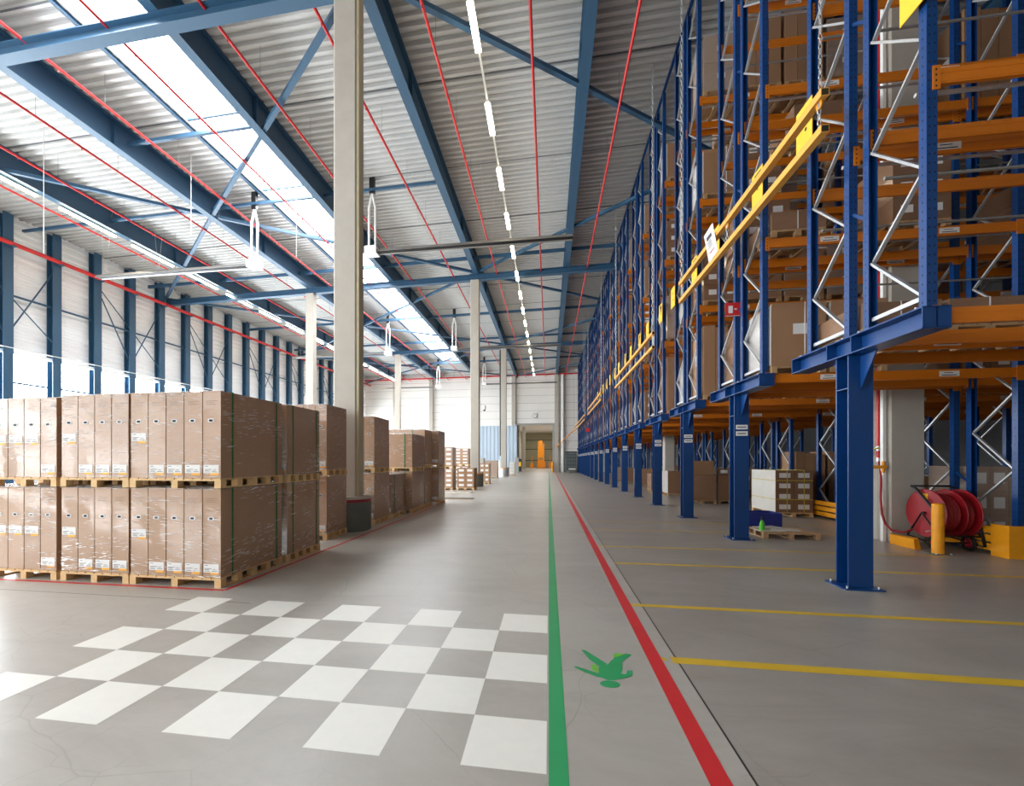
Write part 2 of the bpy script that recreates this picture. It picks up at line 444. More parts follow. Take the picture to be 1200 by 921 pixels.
for b, bt in enumerate(('in the nearest roof bay', 'in the second roof bay', 'in the farthest roof bay')):
    y0 = 10.2 + 17.55 * b
    for (xa, i), (xb, j), t in SEG:
        m = MB(); m.bar((xa, y0 + 8.75 * i, undz(xa) + .12), (xb, y0 + 8.75 * j, undz(xb) + .12), .16, .14, 'teal')
        tag(m.build('roof_brace'), 'blue diagonal roof brace %s, %s, %s end' % (t, bt, 'near' if i == 0 else 'far'), 'brace', 'diagonal roof braces')

# sprinkler pipes under the deck
PX = [(-23.7, 'nearest the window wall'), (-20.8, 'second from the window wall'), (-17.8, 'third from the window wall'), (-14.95, 'left of the rooflight'),
      (-12.2, 'across the white rooflight'), (-9.13, 'just right of the rooflight'), (-6.23, 'passing left behind the big column'), (-3.35, 'left of the tube lamp row'),
      (-.49, 'right of the tube lamp row'), (2.42, 'nearest the racking')]
for i, (x, t) in enumerate(PX):
    m = MB(); z = 13.98 + .01 * x; r = .045
    m.cyl((x, 1, z), (x, YF, z), r, 'red', 10)
    y = 2.3
    while y < YF:
        m.cyl((x, y, z - .12), (x, y, z), .018, 'red', 6); m.cyl((x, y + 1.4, z), (x, y + 1.4, deckz(x)), .008, 'tube', 5); y += 2.9
    tag(m.build('sprinkler_pipe'), 'red sprinkler pipe under the roof, ' + t, 'pipe', 'sprinkler pipes under the roof')
m = MB(); x = XL + .75; m.cyl((x, YB, 12.75), (x, YF, 13.3), .11, 'red', 12)
for k in range(-11, 20): m.box(x - .13, x + .13, 18.15 + 2.23 * k - .1, 18.15 + 2.23 * k + .1, 12.75 + (18.15 + 2.23 * k + 7.5) * .0078 - .14, 12.75 + (18.15 + 2.23 * k + 7.5) * .0078 - .1, 'teal')
tag(m.build('main_water_pipe'), 'thick red water main running along the window wall', 'pipe')
m = MB(); m.cyl((XL, YF - .5, 14.0), (XR, YF - .5, 14.3), .11, 'red', 10)
for x in range(-26, 20, 4): m.cyl((x, YF - .5, 14.1), (x, YF - .5, 15.1), .02, 'tube', 5)
tag(m.build('main_water_pipe'), 'red pipe along the top of the far wall', 'pipe')
m = MB(); m.box(XL + .1, XL + .32, YB, YF, 7.35, 7.5, 'white'); m.cyl((XL + .42, YB, 7.62), (XL + .42, YF, 7.62), .04, 'white', 8)
tag(m.build('cable_tray'), 'white cable tray along the window head on the left wall', 'cable tray')

# left wall posts and bracing
for k in range(-11, 20):
    y = 18.15 + 2.23 * k
    if not 12 < y < 62: continue
    m = MB(); m.box(XL + .02, XL + .05, y - .22, y + .22, 0, 14.6, 'teal'); m.box(XL + .42, XL + .45, y - .22, y + .22, 0, 14.6, 'teal')
    m.box(XL + .05, XL + .42, y - .012, y + .012, 0, 14.6, 'teal')
    tag(m.build('wall_post'), 'blue steel wall post between windows, %s from the camera end' % ORD[min(19, k + 2)] if k < 18 else 'blue steel wall post nearest the far left corner', 'post', 'wall posts along the windows')
n = 0
for k in range(-1, 18):
    y = 18.15 + 2.23 * k
    m = MB(); x = XL + .3
    if k % 3 != 1:
        up = k % 3 == 0
        m.tube([(x, y, 8.2 if up else 12.6), (x, y + 2.23, 12.6 if up else 8.2)], .035, 'teal', 6)
        m.tube([(x + .1, y, 12.6 if not up else 10.4), (x + .1, y + 2.23, 8.2 if up else 10.4)], .03, 'teal', 6)
    m.box(x - .04, x + .02, y, y + 2.23, 10.35, 10.45, 'teal')
    tag(m.build('wall_brace'), 'blue bracing bars between the wall posts, %s bay along the window wall' % ORD[k + 1], 'brace', 'bracing on the window wall')

# ---------------------------------------------------------------- concrete columns
def column(xc, y0, label, w=.58, d=.45, plinth=(.85, .55, 'concdark', 'reelred'), top=None):
    z1 = top or 13.70 + .017 * xc
    c = thing('concrete_column', label, 'column', (xc, y0 + d / 2, 0), 'concrete columns')
    h = w / 2; ch = .03
    poly = [(xc - h + ch, y0), (xc + h - ch, y0), (xc + h, y0 + ch), (xc + h, y0 + d - ch), (xc + h - ch, y0 + d), (xc - h + ch, y0 + d), (xc - h, y0 + d - ch), (xc - h, y0 + ch)]
    m = MB(); m.prism(poly, 'z', 0, z1, 'conc'); m.build('shaft', c)
    if plinth:
        yc = y0 + d / 2; hh, r, mp, mb = plinth
        m = MB(); m.cyl((xc, yc, 0), (xc, yc, hh - .14), r, mp, 40); p = m.build('plinth', c)
        m = MB(); m.cyl((xc, yc, hh - .139), (xc, yc, hh - .07), r + .006, mb, 40); m.build('coloured_band', p)
        m = MB(); m.cyl((xc, yc, hh - .069), (xc, yc, hh), r + .004, 'conc', 40); m.build('plinth_cap', p)
    return c
c = column(-5.02, 9.95, 'tall concrete column in the foreground, on a round grey plinth with red band', .6, .46)
m = MB(); m.box(-4.72, -4.66, 9.98, 10.1, .83, 13.6, 'beige'); m.box(-4.72, -4.68, 10.14, 10.3, .83, 13.6, 'conc'); m.build('conduit', c)
column(-4.82, 27.6, 'concrete column second from the camera, above the labelled cartons', plinth=(.95, .55, 'concdark', 'truck'))
c = column(-4.75, 45.1, 'third concrete column, before the pale sliding door', plinth=(.95, .56, 'galv', 'truck'))
m = MB(); m.cyl((-5.12, 45.3, 2.2), (-5.12, 45.3, 13.5), .08, 'dark', 8); m.build('black_pipe', c)
for y, t in ((27.6, 'bright concrete column on the left by the window wall'), (45.1, 'bright concrete column behind the stacked pallets, left row')): column(-16.55, y, t)
c = column(7.52, 10.27, 'concrete column inside the racking beside the red hose reel', .66, .62, False)
m = MB(); m.box(7.09, 7.15, 10.32, 10.40, 0, 13.8, 'white'); m.box(7.09, 7.19, 10.62, 10.74, 0, 13.8, 'white'); m.build('white_channel', c)
column(7.4, 27.75, 'concrete column standing behind the distant rack posts', .6, .5, False)
for x, t in ((-23.3, 'leftmost in view'), (-17.6, 'behind the stacked pallets'), (-11.2, 'left of the pale sliding door'), (-5.1, 'at the left of the doorway'), (.95, 'at the right of the doorway')):
    m = MB(); m.box(x - .28, x + .28, YF - .5, YF - .01, 6.95 if x in (-5.1,) else 0, 14.2 + .017 * x, 'conc')
    if x > 0: m = MB().box(x - .1, x + .46, YF - .62, YF - .22, 0, 14.2, 'conc')
    tag(m.build('wall_pillar'), 'pale concrete pillar against the far wall, ' + t, 'pillar', 'pillars on the far wall')
m = MB(); m.cyl((2.0, YF - .35, 0), (2.0, YF - .35, 14.2), .24, 'white', 16); tag(m.build('drain_pipe'), 'round white drain pipe on the far wall beside the doorway', 'pipe')

# ---------------------------------------------------------------- tube lamps
def lamp(x, y0, L, z, label, grp):
    t = thing('tube_lamp', label, 'lamp', (x, y0 + L / 2, z), grp)
    m = MB(); m.prism([(x - .05, z + .05), (x + .05, z + .05), (x + .07, z), (x + .03, z + .005), (x - .03, z + .005), (x - .07, z)], 'y', y0 - .03, y0 + L + .03, 'lamphouse'); m.build('housing', t)
    m = MB()
    for d in (-.05, .05): m.cyl((x + d, y0, z - .042), (x + d, y0 + L, z - .042), .04, 'lampglow', 8)
    m.build('fluorescent_tube', t)
    m = MB()
    for yy in (y0 + .1, y0 + L - .1): m.cyl((x, yy, z + .05), (x, yy, deckz(x)), .004, 'galv', 4)
    m.build('hanging_wire', t)
for k in range(16):
    lamp(-2.0, 10.75 + 3.17 * k, 1.35, 13.55, 'lit tube lamp in the right hand row, %s from the camera' % ORD[k], 'tube lamps over the aisle')
for k in range(14):
    lamp(-22.7, 13.3 + 3.5 * k, 2.55, 13.62, 'lit tube lamp in the left hand row, %s from the camera' % ORD[k], 'tube lamps near the window wall')
m = MB(); m.box(-2.03, -1.97, 9, 60, 13.61, 13.66, 'lamphouse'); tag(m.build('lamp_rail'), 'thin grey rail carrying the lamp row over the aisle', 'rail')
m = MB(); m.box(-22.72, -22.68, 9, 62, 13.7, 13.74, 'railgrey'); tag(m.build('lamp_rail'), 'thin grey rail carrying the lamp row by the windows', 'rail')

# ---------------------------------------------------------------- radiant tube heaters
def heater(xa, xb, y, z, label):
    """burner end at xa, tube runs to xb"""
    t = thing('radiant_heater', label, 'heater', (xa, y, z), 'tube heaters under the roof')
    a, b = min(xa, xb), max(xa, xb)
    m = MB(); m.prism([(y - .2, z - .05), (y - .1, z + .1), (y + .1, z + .1), (y + .2, z - .05), (y + .18, z - .05), (y + .09, z + .08), (y - .09, z + .08), (y - .18, z - .05)], 'x', a, b, 'tube'); m.build('reflector', t)
    m = MB(); m.cyl((a, y - .06, z - .01), (b, y - .06, z - .01), .04, 'dark', 8); m.cyl((a, y + .06, z - .01), (b, y + .06, z - .01), .04, 'dark', 8); m.build('burner_tube', t)
    m = MB(); m.box(xa - .28, xa + .28, y - .25, y + .25, z - .12, z + .22, 'white'); m.build('burner_box', t)
    s = 1
    m = MB()
    for d in (-.16, .16): m.tube([(xa + d, y, z + .2), (xa + d, y, z + 2.1), (xa + d * .4, y, z + 2.5), (xa, y, z + 2.9)], .055, 'white', 8)
    m.box(xa - .12, xa + .12, y - .08, y + .08, z + 2.75, deckz(xa) - .01, 'dark'); m.build('flue_pipe', t)
    for q in (.25, .6, .95):
        xx = xa + (xb - xa) * q; m = MB(); m.tube([(xx - .4, y, deckz(xx - .4)), (xx, y, z + .1), (xx + .4, y, deckz(xx + .4))], .008, 'galv', 4); m.build('suspension_wire', t)
for y, t in ((19.0, 'nearest'), (36.6, 'second'), (54.2, 'farthest')):
    heater(-14.3, -23.3, y, 11.3, 'long thin radiant heater on the left half of the roof, %s of its row' % t)
    heater(-8.2, 1.05, y, 11.5, 'long thin radiant heater over the aisle, %s of its row' % t)

# ---------------------------------------------------------------- floor markings
def fm(pts, mat, name, label, cat, grp=None, z=.0012):
    m = MB(); m.quad([(x, y, z) for x, y in pts], mat)
    return tag(m.build(name), label, cat, grp)
def rect(x0, x1, y0, y1): return [(x0, y0), (x1, y0), (x1, y1), (x0, y1)]
fm(rect(0, .11, .3, 60.5), 'floorgreen', 'green_line', 'green painted line down the aisle beside the checkerboard', 'floor line')
fm(rect(.86, .98, .3, 61), 'floorred', 'red_line', 'wide red painted line down the aisle beside the racking', 'floor line')
YL = [(1.06, 3.87, 3.99, 'nearest the camera'), (.99, 5.31, 5.40, 'second from the camera'), (1.1, 7.45, 7.54, 'third from the camera'), (.98, 8.87, 8.95, 'fourth from the camera'),
      (1.1, 11.0, 11.08, 'fifth from the camera'), (1.1, 12.5, 12.58, 'sixth from the camera')]
for x0, a, b, t in YL:
    fm(rect(x0, 12 if b < 6 else 7.2, a, b), 'flooryellow', 'yellow_line', 'thin yellow painted line across the floor under the racking, ' + t, 'floor line', 'yellow lines across the right floor')
fm([(.982, 3.92), (1.0, 3.9), (1.03, 3.93), (.985, 3.99)], 'flooryellow', 'paint_dab', 'small yellow paint dab at the edge of the red line', 'paint mark', None, .002)
T = .4905
NUM = ['beside the green line', 'second from the green line', 'third from the green line', 'fourth from the green line', 'fifth from the green line', 'sixth from the green line', 'seventh from the green line', 'eighth from the green line', 'ninth from the green line']
ROWS = [(0, [0, 2, 4, 6, 8]), (1, [1, 3, 5, 7]), (2, [0, 2, 4, 6, 8]), (3, [1, 3, 5, 7]), (4, [0, 2, 4, 6, 8])]
for r, js in ROWS:
    for j in js:
        a = -.012 - T * (j + 1); y0 = 2.395 + .488 * r
        fm(rect(a, a + T, y0, y0 + .488), 'floorwhite', 'painted_square', 'white painted floor square, %s row from the camera, column %s' % (ORD[r], NUM[j]), 'floor square', 'white squares of the floor checkerboard')
# red outline round the pallet area
m = MB()
for p in ([(-8.6, 5.10), (-4.3, 5.13)], [(-4.3, 5.13), (-4.25, 16.8)]):
    (xa, ya), (xb, yb) = p; m.bar((xa, ya, .001), (xb, yb, .001), .06, .001, 'floorred')
tag(m.build('red_line'), 'thin red painted outline on the floor around the stacked pallets', 'floor line')
# walking figure
m = MB()
import math as _m
def P(u, v):      # photo-like layout, u to the right, v away from the camera
    return (u, v, .004)
torso = [(.42, 3.69), (.55, 3.50), (.61, 3.50), (.69, 3.62), (.66, 3.82), (.56, 3.80), (.54, 3.74), (.43, 3.78)]
def G2(x, y):     # pixel of the photograph's floor to metres
    a = (x - 567) / 499.; b = (y - 539) / 499.; t = 1.75 / b
    return ((-.1506 + .9886 * a) * t, (.9886 + .1506 * a) * t)
body = [(702, 778), (712, 779), (717, 773), (729, 773), (729.5, 785), (728, 789), (729, 793), (722, 797), (713, 797.3), (702, 793)]
legs = [[(681, 761.5), (686, 762), (712, 778.5), (702, 781), (691, 773)], [(672, 781.5), (676, 781), (704, 790), (702, 794), (685, 788)],
        [(717, 775), (722, 767), (735, 766), (740.5, 767.5), (731, 774), (728, 777)], [(726, 790), (734, 790), (735, 786), (741, 786), (741, 792), (734, 794.5), (722, 797)]]
hd = [(715 + 12 * _m.cos(t), 801.8 + 4.2 * _m.sin(t) + .08 * 12 * _m.cos(t)) for t in [i * 2 * _m.pi / 16 for i in range(16)]]
for i, pl in enumerate([body, hd] + legs):
    q = [G2(*p) for p in pl]; m.add([(x, y, .0012 + i * .0002) for x, y in q], [tuple(range(len(q)))], 'floorgreen')
for pl in ([(692, 779), (697, 779), (702, 784), (701, 789), (694, 785)], [(719, 766.5), (722, 765.5), (732, 767), (727, 769), (719, 771)]):
    q = [G2(*p) for p in pl]; m.add([(x, y, .003) for x, y in q], [tuple(range(len(q)))], 'lime')
tag(m.build('walking_sign'), 'green painted walking figure on the floor between green and red lines', 'floor sign')

# ---------------------------------------------------------------- pallets and loads
def pallet_mb(m, x0, x1, y0, y1, z0, nx=3, ny=3, mat='wood', h=.135, bw=.1):
    X = [x0 + (x1 - x0 - bw) * i / (nx - 1) for i in range(nx)]; Y = [y0 + (y1 - y0 - bw) * j / (ny - 1) for j in range(ny)]
    for x in X:
        m.box(x, x + bw, y0, y1, z0, z0 + .018, mat)
        for y in Y: m.box(x, x + bw, y, y + bw, z0 + .018, z0 + h - .036, mat)
    for y in Y: m.box(x0, x1, y, y + bw, z0 + h - .036, z0 + h - .018, mat)
    n = max(4, int((x1 - x0) / .14)); w = (x1 - x0) / n
    for i in range(n): m.box(x0 + i * w + .008, x0 + (i + 1) * w - .008, y0, y1, z0 + h - .018, z0 + h, mat)
    return h
def handle(par, xc, y, z, dark=True):
    m = MB(); N = 16; w, h = .048, .026
    def ring(k, yy):
        out = []
        for i in range(N):
            t = 2 * math.pi * i / N; c, s = math.cos(t), math.sin(t)
            out.append((xc + math.copysign(abs(c) ** .6, c) * w * k, yy, z + math.copysign(abs(s) ** .8, s) * h * k))
        return out
    m.add(ring(1, y - .004), [tuple(range(N))], 'label'); m.add(ring(.62, y - .006), [tuple(range(N))], 'hole')
    m.build('handle_hole', par)
def slabel(par, x0, x1, y, z, h=.115):
    m = MB(); y -= .003; m.quad([(x0, y, z), (x1, y, z), (x1, y, z + h), (x0, y, z + h)], 'label')
    y -= .001; w = x1 - x0
    for fx, fz, fw in ((.08, .8, .22), (.08, .42, .45), (.08, .28, .3), (.62, .34, .2), (.08, .12, .35), (.55, .14, .36)):
        m.quad([(x0 + w * fx, y, z + h * fz), (x0 + w * (fx + fw), y, z + h * fz), (x0 + w * (fx + fw), y, z + h * (fz + .06)), (x0 + w * fx, y, z + h * (fz + .06))], 'ink')
    m.quad([(x0 + w * .45, y, z - .028), (x1, y, z - .028), (x1, y, z), (x0 + w * .45, y, z)], 'mark')
    m.build('shipping_label', par)
def crease_glints(m, x0, x1, y, z0, z1, n, axis='x', tilt=.12, rg=random.Random(5)):
    # narrow stretch film folds, coloured white in place of glints, gathered in bands
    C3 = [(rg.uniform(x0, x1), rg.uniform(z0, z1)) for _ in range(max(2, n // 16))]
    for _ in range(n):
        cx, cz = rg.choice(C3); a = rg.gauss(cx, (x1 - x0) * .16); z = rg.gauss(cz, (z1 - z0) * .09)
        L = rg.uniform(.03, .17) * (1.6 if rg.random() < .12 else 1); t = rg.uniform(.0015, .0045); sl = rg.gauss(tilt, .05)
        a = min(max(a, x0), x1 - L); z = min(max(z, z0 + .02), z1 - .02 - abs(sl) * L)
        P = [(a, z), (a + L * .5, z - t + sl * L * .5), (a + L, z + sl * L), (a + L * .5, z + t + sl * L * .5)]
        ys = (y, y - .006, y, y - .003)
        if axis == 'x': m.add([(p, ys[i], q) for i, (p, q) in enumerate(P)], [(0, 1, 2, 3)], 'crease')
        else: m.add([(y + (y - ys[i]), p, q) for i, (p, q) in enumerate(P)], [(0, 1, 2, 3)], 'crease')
def film_top(par, x0, x1, y0, y1, z, z0=None, nf=110):
    m = MB()
    if z0 is not None:
        crease_glints(m, x0, x1, y0 + .004, z0, z, int(nf * (x1 - x0) / 1.3), 'x', -.10 if random.random() < .6 else .1)
        crease_glints(m, y0, y1, x1 + .003, z0, z, int(nf * .8 * (y1 - y0) / 1.3), 'y', .14); n = 10; vs = []
    for i in range(n + 1):
        for j in range(n + 1):
            x = x0 - .01 + (x1 - x0 + .02) * i / n; y = y0 - .01 + (y1 - y0 + .02) * j / n
            e = i in (0, n) or j in (0, n)
            vs.append((x, y, z + (.012 - .03 if e else .012 + .03 * abs(noise.noise(Vector((x * 3, y * 3, z)))))))
    m.add(vs, [(i * (n + 1) + j, (i + 1) * (n + 1) + j, (i + 1) * (n + 1) + j + 1, i * (n + 1) + j + 1) for i in range(n) for j in range(n)], 'sheet', True)
    m.build('stretch_film', par)
def tall_load(label, x0, x1, y0, y1, z0, z1, nb, lows=(), strap=True, ny=5, nx=3, detail=True, labels=True, front_strap=None):
    t = thing('pallet_load', label, 'pallet load', ((x0 + x1) / 2, (y0 + y1) / 2, z0), 'wrapped pallet loads stacked on the left')
    m = MB(); h = pallet_mb(m, x0, x1, y0, y1, z0, nx, ny); m.build('pallet', t)
    w = (x1 - x0 - .01) / nb; zb = z0 + h + .002
    for i in range(nb):
        a = x0 + .005 + i * w; jz = random.uniform(-.012, 0); jy = random.uniform(0, .002)
        m = MB(); m.box(a + .006, a + w - .006, y0 + .01 + jy, y1 - .01, zb, z1 + jz, 'card')
        if detail and labels:   # printed lines near the top
            for q, (fz, fw) in enumerate(((.88, .6), (.862, .45), (.842, .52))):
                zz = zb + (z1 - zb) * fz; yy = y0 + .008 + jy
                m.quad([(a + w * .2, yy, zz), (a + w * (.2 + fw), yy, zz), (a + w * (.2 + fw), yy, zz + .008), (a + w * .2, yy, zz + .008)], 'cardd')
        b = m.build('box', t)
        if detail:
            handle(b, a + w * .46, y0 + .01 + jy, zb + (z1 - zb) * .66)
            if labels: slabel(b, a + w * .06, a + w * .88, y0 + .01 + jy, zb + (.07 if i not in lows else .43 * (z1 - zb)))
    if strap:
        for yy in (y0 + (y1 - y0) * .16, y0 + (y1 - y0) * .88):
            m = MB(); m.box(x1 - .008, x1 + .002, yy, yy + .016, z0 + h, z1 + .004, 'green'); m.box(x0, x1, yy, yy + .016, z1, z1 + .006, 'green'); m.build('strap', t)
    if front_strap:
        m = MB(); m.box(front_strap, front_strap + .03, y0 + .004, y0 + .012, z0 + h, z1 + .01, 'green'); m.build('strap', t)
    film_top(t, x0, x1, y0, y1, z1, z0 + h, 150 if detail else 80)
    return t
for z0, z1, up in ((0, 1.36, 'bottom'), (1.362, 2.70, 'top')):
    tall_load('wrapped row of tall brown boxes, %s layer, leftmost stack cut by the photo edge' % up, -8.27, -7.10, 5.2, 6.5, z0, z1 - (.03 if up == 'top' else 0), 4, (0, 1, 2))
    tall_load('wrapped row of four tall boxes, %s layer, second stack from the left' % up, -7.03, -5.88, 5.2, 6.5, z0, z1, 4, (0,))
    tall_load('wrapped row of five tall boxes at the front corner, %s layer' % up, -5.86, -4.42, 5.2, 6.57, z0, z1, 5, (0,))
    tall_load('wrapped boxes, %s layer, second pallet back along the aisle edge' % up, -5.82, -4.40, 6.66, 7.72, z0, z1, 5, (), labels=up == 'top')
for z0, z1, up in ((0, 1.36, 'bottom'), (1.362, 2.68, 'top')):  # unseen loads added to block window light through the pallet openings
    tall_load('wrapped boxes, %s layer, added unseen in the second row behind the four-box stack' % up, -7.05, -5.9, 6.66, 7.72, z0, z1, 4, (), labels=False)
for z0, z1, up in ((0, 1.40, 'bottom'), (1.402, 2.97, 'top')):
    tall_load('wrapped tall load, %s layer, just before the big concrete column' % up, -5.9, -4.78, 8.66, 9.6, z0, z1, 4, (), False, 4)
for z0, z1, up in ((0, 1.40, 'bottom'), (1.402, 2.93, 'top')):
    tall_load('wrapped tall load, %s layer, just behind the big concrete column' % up, -5.8, -4.62, 10.85, 11.95, z0, z1, 4, (), False, 4)
tall_load('wrapped single load with green strap standing behind the big column', -5.75, -4.60, 12.1, 13.35, 0, 1.33, 4, (), True, 5)
for z0, z1, up in ((0, 1.37, 'bottom'), (1.372, 2.62, 'top')):
    tall_load('wide wrapped load with green strap, %s layer, in the middle of the pallet row' % up, -5.75, -4.42, 13.46, 14.8, z0, z1, 1, (), False, 5, 3, False, front_strap=-4.7)
for z0, z1, up in ((0, 1.45, 'bottom'), (1.452, 2.87, 'top')):
    tall_load('wrapped load, %s layer, second from the far end of the pallet row' % up, -6.6, -4.45, 15.0, 15.95, z0, z1, 1, (), False, 4, 5, False, front_strap=-4.95)
    tall_load('wrapped load, %s layer, at the far end of the pallet row' % up, -5.4, -4.22, 16.1, 17.1, z0, z1 + .02, 4, (), False, 4)

def carton_stack(label, x0, x1, y0, y1, z0, z1, nx, ny, nz, mat, lab=True, pm='wood', pal=True, grp=None, strap=None, cat='pallet load', cover=None):
    t = thing('pallet_load', label, cat, ((x0 + x1) / 2, (y0 + y1) / 2, z0), grp)
    h = 0
    if pal:
        m = MB(); h = pallet_mb(m, x0, x1, y0, y1, z0, 3, 3, pm); m.build('pallet', t); h += .002
    dx, dy, dz = (x1 - x0) / nx, (y1 - y0) / ny, (z1 - z0 - h) / nz
    for k in range(nz):
        for i in range(nx):
            for j in range(ny):
                m = MB(); g = .004; m.box(x0 + dx * i + g, x0 + dx * (i + 1) - g, y0 + dy * j + g, y0 + dy * (j + 1) - g, z0 + h + dz * k + .001, z0 + h + dz * (k + 1) - .001, mat)
                b = m.build('carton', t)
                if lab and j == 0:
                    m = MB(); yy = y0 + g - .003; xa = x0 + dx * (i + .2); xb = x0 + dx * (i + .8); za = z0 + h + dz * (k + .3); zb = z0 + h + dz * (k + .75)
                    m.quad([(xa, yy, za), (xb, yy, za), (xb, yy, zb), (xa, yy, zb)], 'label'); m.build('shipping_label', b)
    if strap:
        for q in (.3, .75):
            m = MB(); xx = x0 + (x1 - x0) * q; m.box(xx, xx + .02, y0 - .006, y0 + .002, z0 + h, z1 + .004, strap); m.box(xx, xx + .02, y0, y1, z1, z1 + .006, strap); m.build('strap', t)
        for q in (.3, .75):
            m = MB(); zz = z0 + h + (z1 - z0 - h) * q; m.box(x0, x1, y0 - .008, y0 - .001, zz, zz + .02, strap); m.box(x0 - .006, x0 + .003, y0, y1, zz, zz + .02, strap); m.build('strap', t)
    if cover:
        m = MB(); m.box(x0 - .004, x0 + .003, y0, y1, z0 + h, z1, cover); m.build('side_cover', t)
    return t
# stacks with white labels down the aisle, left
g = 'labelled carton stacks down the aisle'
carton_stack('label-covered carton stack, bottom pallet, behind the end of the tall wrapped row', -6.5, -5.55, 24.3, 25.3, 0, 1.25, 2, 2, 4, 'card', True, grp=g)
carton_stack('label-covered carton stack, top pallet, behind the end of the tall wrapped row', -6.5, -5.55, 24.3, 25.3, 1.251, 2.5, 2, 2, 4, 'card', True, grp=g)
carton_stack('low square stack of labelled cartons before the second concrete column', -5.3, -4.3, 24.4, 25.5, 0, 1.28, 2, 2, 4, 'cardp', True, grp=g)
carton_stack('labelled carton stack, bottom pallet, farther back beside the second column', -7.0, -5.9, 31.2, 32.3, 0, 1.3, 2, 2, 4, 'card', True, grp=g)
carton_stack('labelled carton stack, top pallet, farther back beside the second column', -7.0, -5.9, 31.2, 32.3, 1.301, 2.62, 2, 2, 5, 'card', True, grp=g)
carton_stack('tall narrow stack of labelled cartons right of the second concrete column', -5.0, -4.3, 30.8, 31.8, 0, 1.5, 2, 2, 4, 'card', True, grp=g)
carton_stack('pale wrapped box on top of the farther aisle stacks', -6.2, -5.3, 34.6, 35.6, 1.2, 1.9, 2, 1, 1, 'film', False, pal=False, grp=g)
carton_stack('brown wrapped carton stack under the pale box', -6.3, -5.2, 34.5, 35.7, 0, 1.198, 2, 2, 3, 'filmb', False, grp=g)
carton_stack('wrapped brown carton stack against the sliding door, middle distance', -6.1, -4.9, 40.6, 41.8, 0, 1.7, 2, 1, 2, 'filmb', False, grp=g)
carton_stack('small white labelled stack right of the third concrete column', -4.4, -3.8, 48.0, 49.0, 0, 1.55, 1, 1, 4, 'whitecard', True, grp=g)
m = MB()
m.quad([(-5.5, 22.2, .03), (-4.1, 22.2, .03), (-4.1, 23.0, .03), (-5.5, 23.0, .03)], 'whitecard'); m.box(-5.5, -4.1, 22.2, 23.0, 0, .028, 'whitecard')
tag(m.build('cardboard_sheet'), 'white flat sheet lying on the floor, farther of two', 'sheet')
m = MB(); m.box(-4.9, -3.35, 18.55, 19.2, 0, .03, 'woodold'); m.box(-4.88, -3.37, 18.57, 19.18, .031, .036, 'concdark'); tag(m.build('cardboard_sheet'), 'grey flat board lying on the floor beyond the pallet row', 'sheet')

# floor loads under the racking
g = 'floor loads under the first rack bay'
carton_stack('brown wrapped floor load with ragged white side, left of a pair under the racking', 5.62, 6.62, 18.2, 19.3, 0, 1.15, 1, 1, 1, 'cardl', False, 'woodold', grp=g, cover='film')
carton_stack('brown floor load, right of a pair under the racking', 6.72, 7.7, 18.3, 19.3, 0, 1.13, 1, 1, 1, 'cardl', False, 'woodold', grp=g, cover='film')
carton_stack('open brown box lying on the left load of the pair', 5.6, 6.55, 18.3, 19.2, 1.152, 1.72, 1, 1, 1, 'cardp', False, pal=False, grp=g, cover='whitecard', cat='box')
carton_stack('low labelled box on the right load of the pair', 6.75, 7.65, 18.4, 19.2, 1.132, 1.42, 2, 1, 1, 'cardd', True, pal=False, grp=g, cat='box')
carton_stack('brown floor load with white film, behind the fourth rack post', 5.75, 6.75, 21.9, 23.0, 0, 1.22, 1, 1, 1, 'cardl', False, 'woodold', grp=g, cover='film')
carton_stack('small brown floor load beside white sheets, behind the fifth rack post', 5.5, 6.3, 24.2, 25.2, 0, 1.0, 1, 1, 1, 'cardd', True, 'woodold', grp=g)
carton_stack('brown floor load behind the sixth rack post', 5.7, 6.7, 28.9, 30.0, 0, 1.18, 1, 1, 1, 'cardl', False, 'woodold', grp=g, cover='film')
carton_stack('brown floor load behind the seventh rack post', 5.6, 6.6, 33.2, 34.3, 0, 1.15, 1, 1, 1, 'cardl', False, 'woodold', grp=g)
carton_stack('brown floor load behind the eighth rack post', 5.6, 6.6, 37.0, 38.1, 0, 1.15, 1, 1, 1, 'filmb', False, 'woodold', grp=g)
carton_stack('carton stack bound with yellow straps, white left side, beside the orange guard', 6.92, 7.98, 14.35, 15.9, 0, 1.43, 2, 1, 4, 'cardd', True, 'wood', grp=g, strap='ystrap', cover='whitecard')

# loose pallet with papers, blue crate, spray bottle
m = MB(); pallet_mb(m, 4.75, 5.9, 10.35, 11.2, 0, 3, 3, 'woodold'); tag(m.build('wooden_pallet'), 'empty wooden pallet on the floor behind the second rack post', 'pallet')
m = MB()
for i, (x, y, a) in enumerate(((5.0, 10.65, .1), (5.35, 10.7, -.3), (5.1, 10.95, .4))):
    c_, s_ = math.cos(a), math.sin(a); z = .138 + i * .012
    P4 = [(x + c_ * u - s_ * v, y + s_ * u + c_ * v) for u, v in ((-.28, -.15), (.28, -.15), (.28, .15), (-.28, .15))]
    m.add([(u, v, z) for u, v in P4] + [(u, v, z + .01) for u, v in P4], [(3, 2, 1, 0), (4, 5, 6, 7), (0, 1, 5, 4), (1, 2, 6, 5), (2, 3, 7, 6), (3, 0, 4, 7)], 'whitecard')
tag(m.build('paper_sheets'), 'white papers lying on the empty wooden pallet', 'papers')
m = MB(); x0, x1, y0, y1 = 4.85, 5.75, 11.6, 12.2
for a in ((x0, x1, y0, y0 + .03), (x0, x1, y1 - .03, y1), (x0, x0 + .03, y0 + .03, y1 - .03), (x1 - .03, x1, y0 + .03, y1 - .03)): m.box(a[0], a[1], a[2], a[3], .02, .42, 'blueplastic')
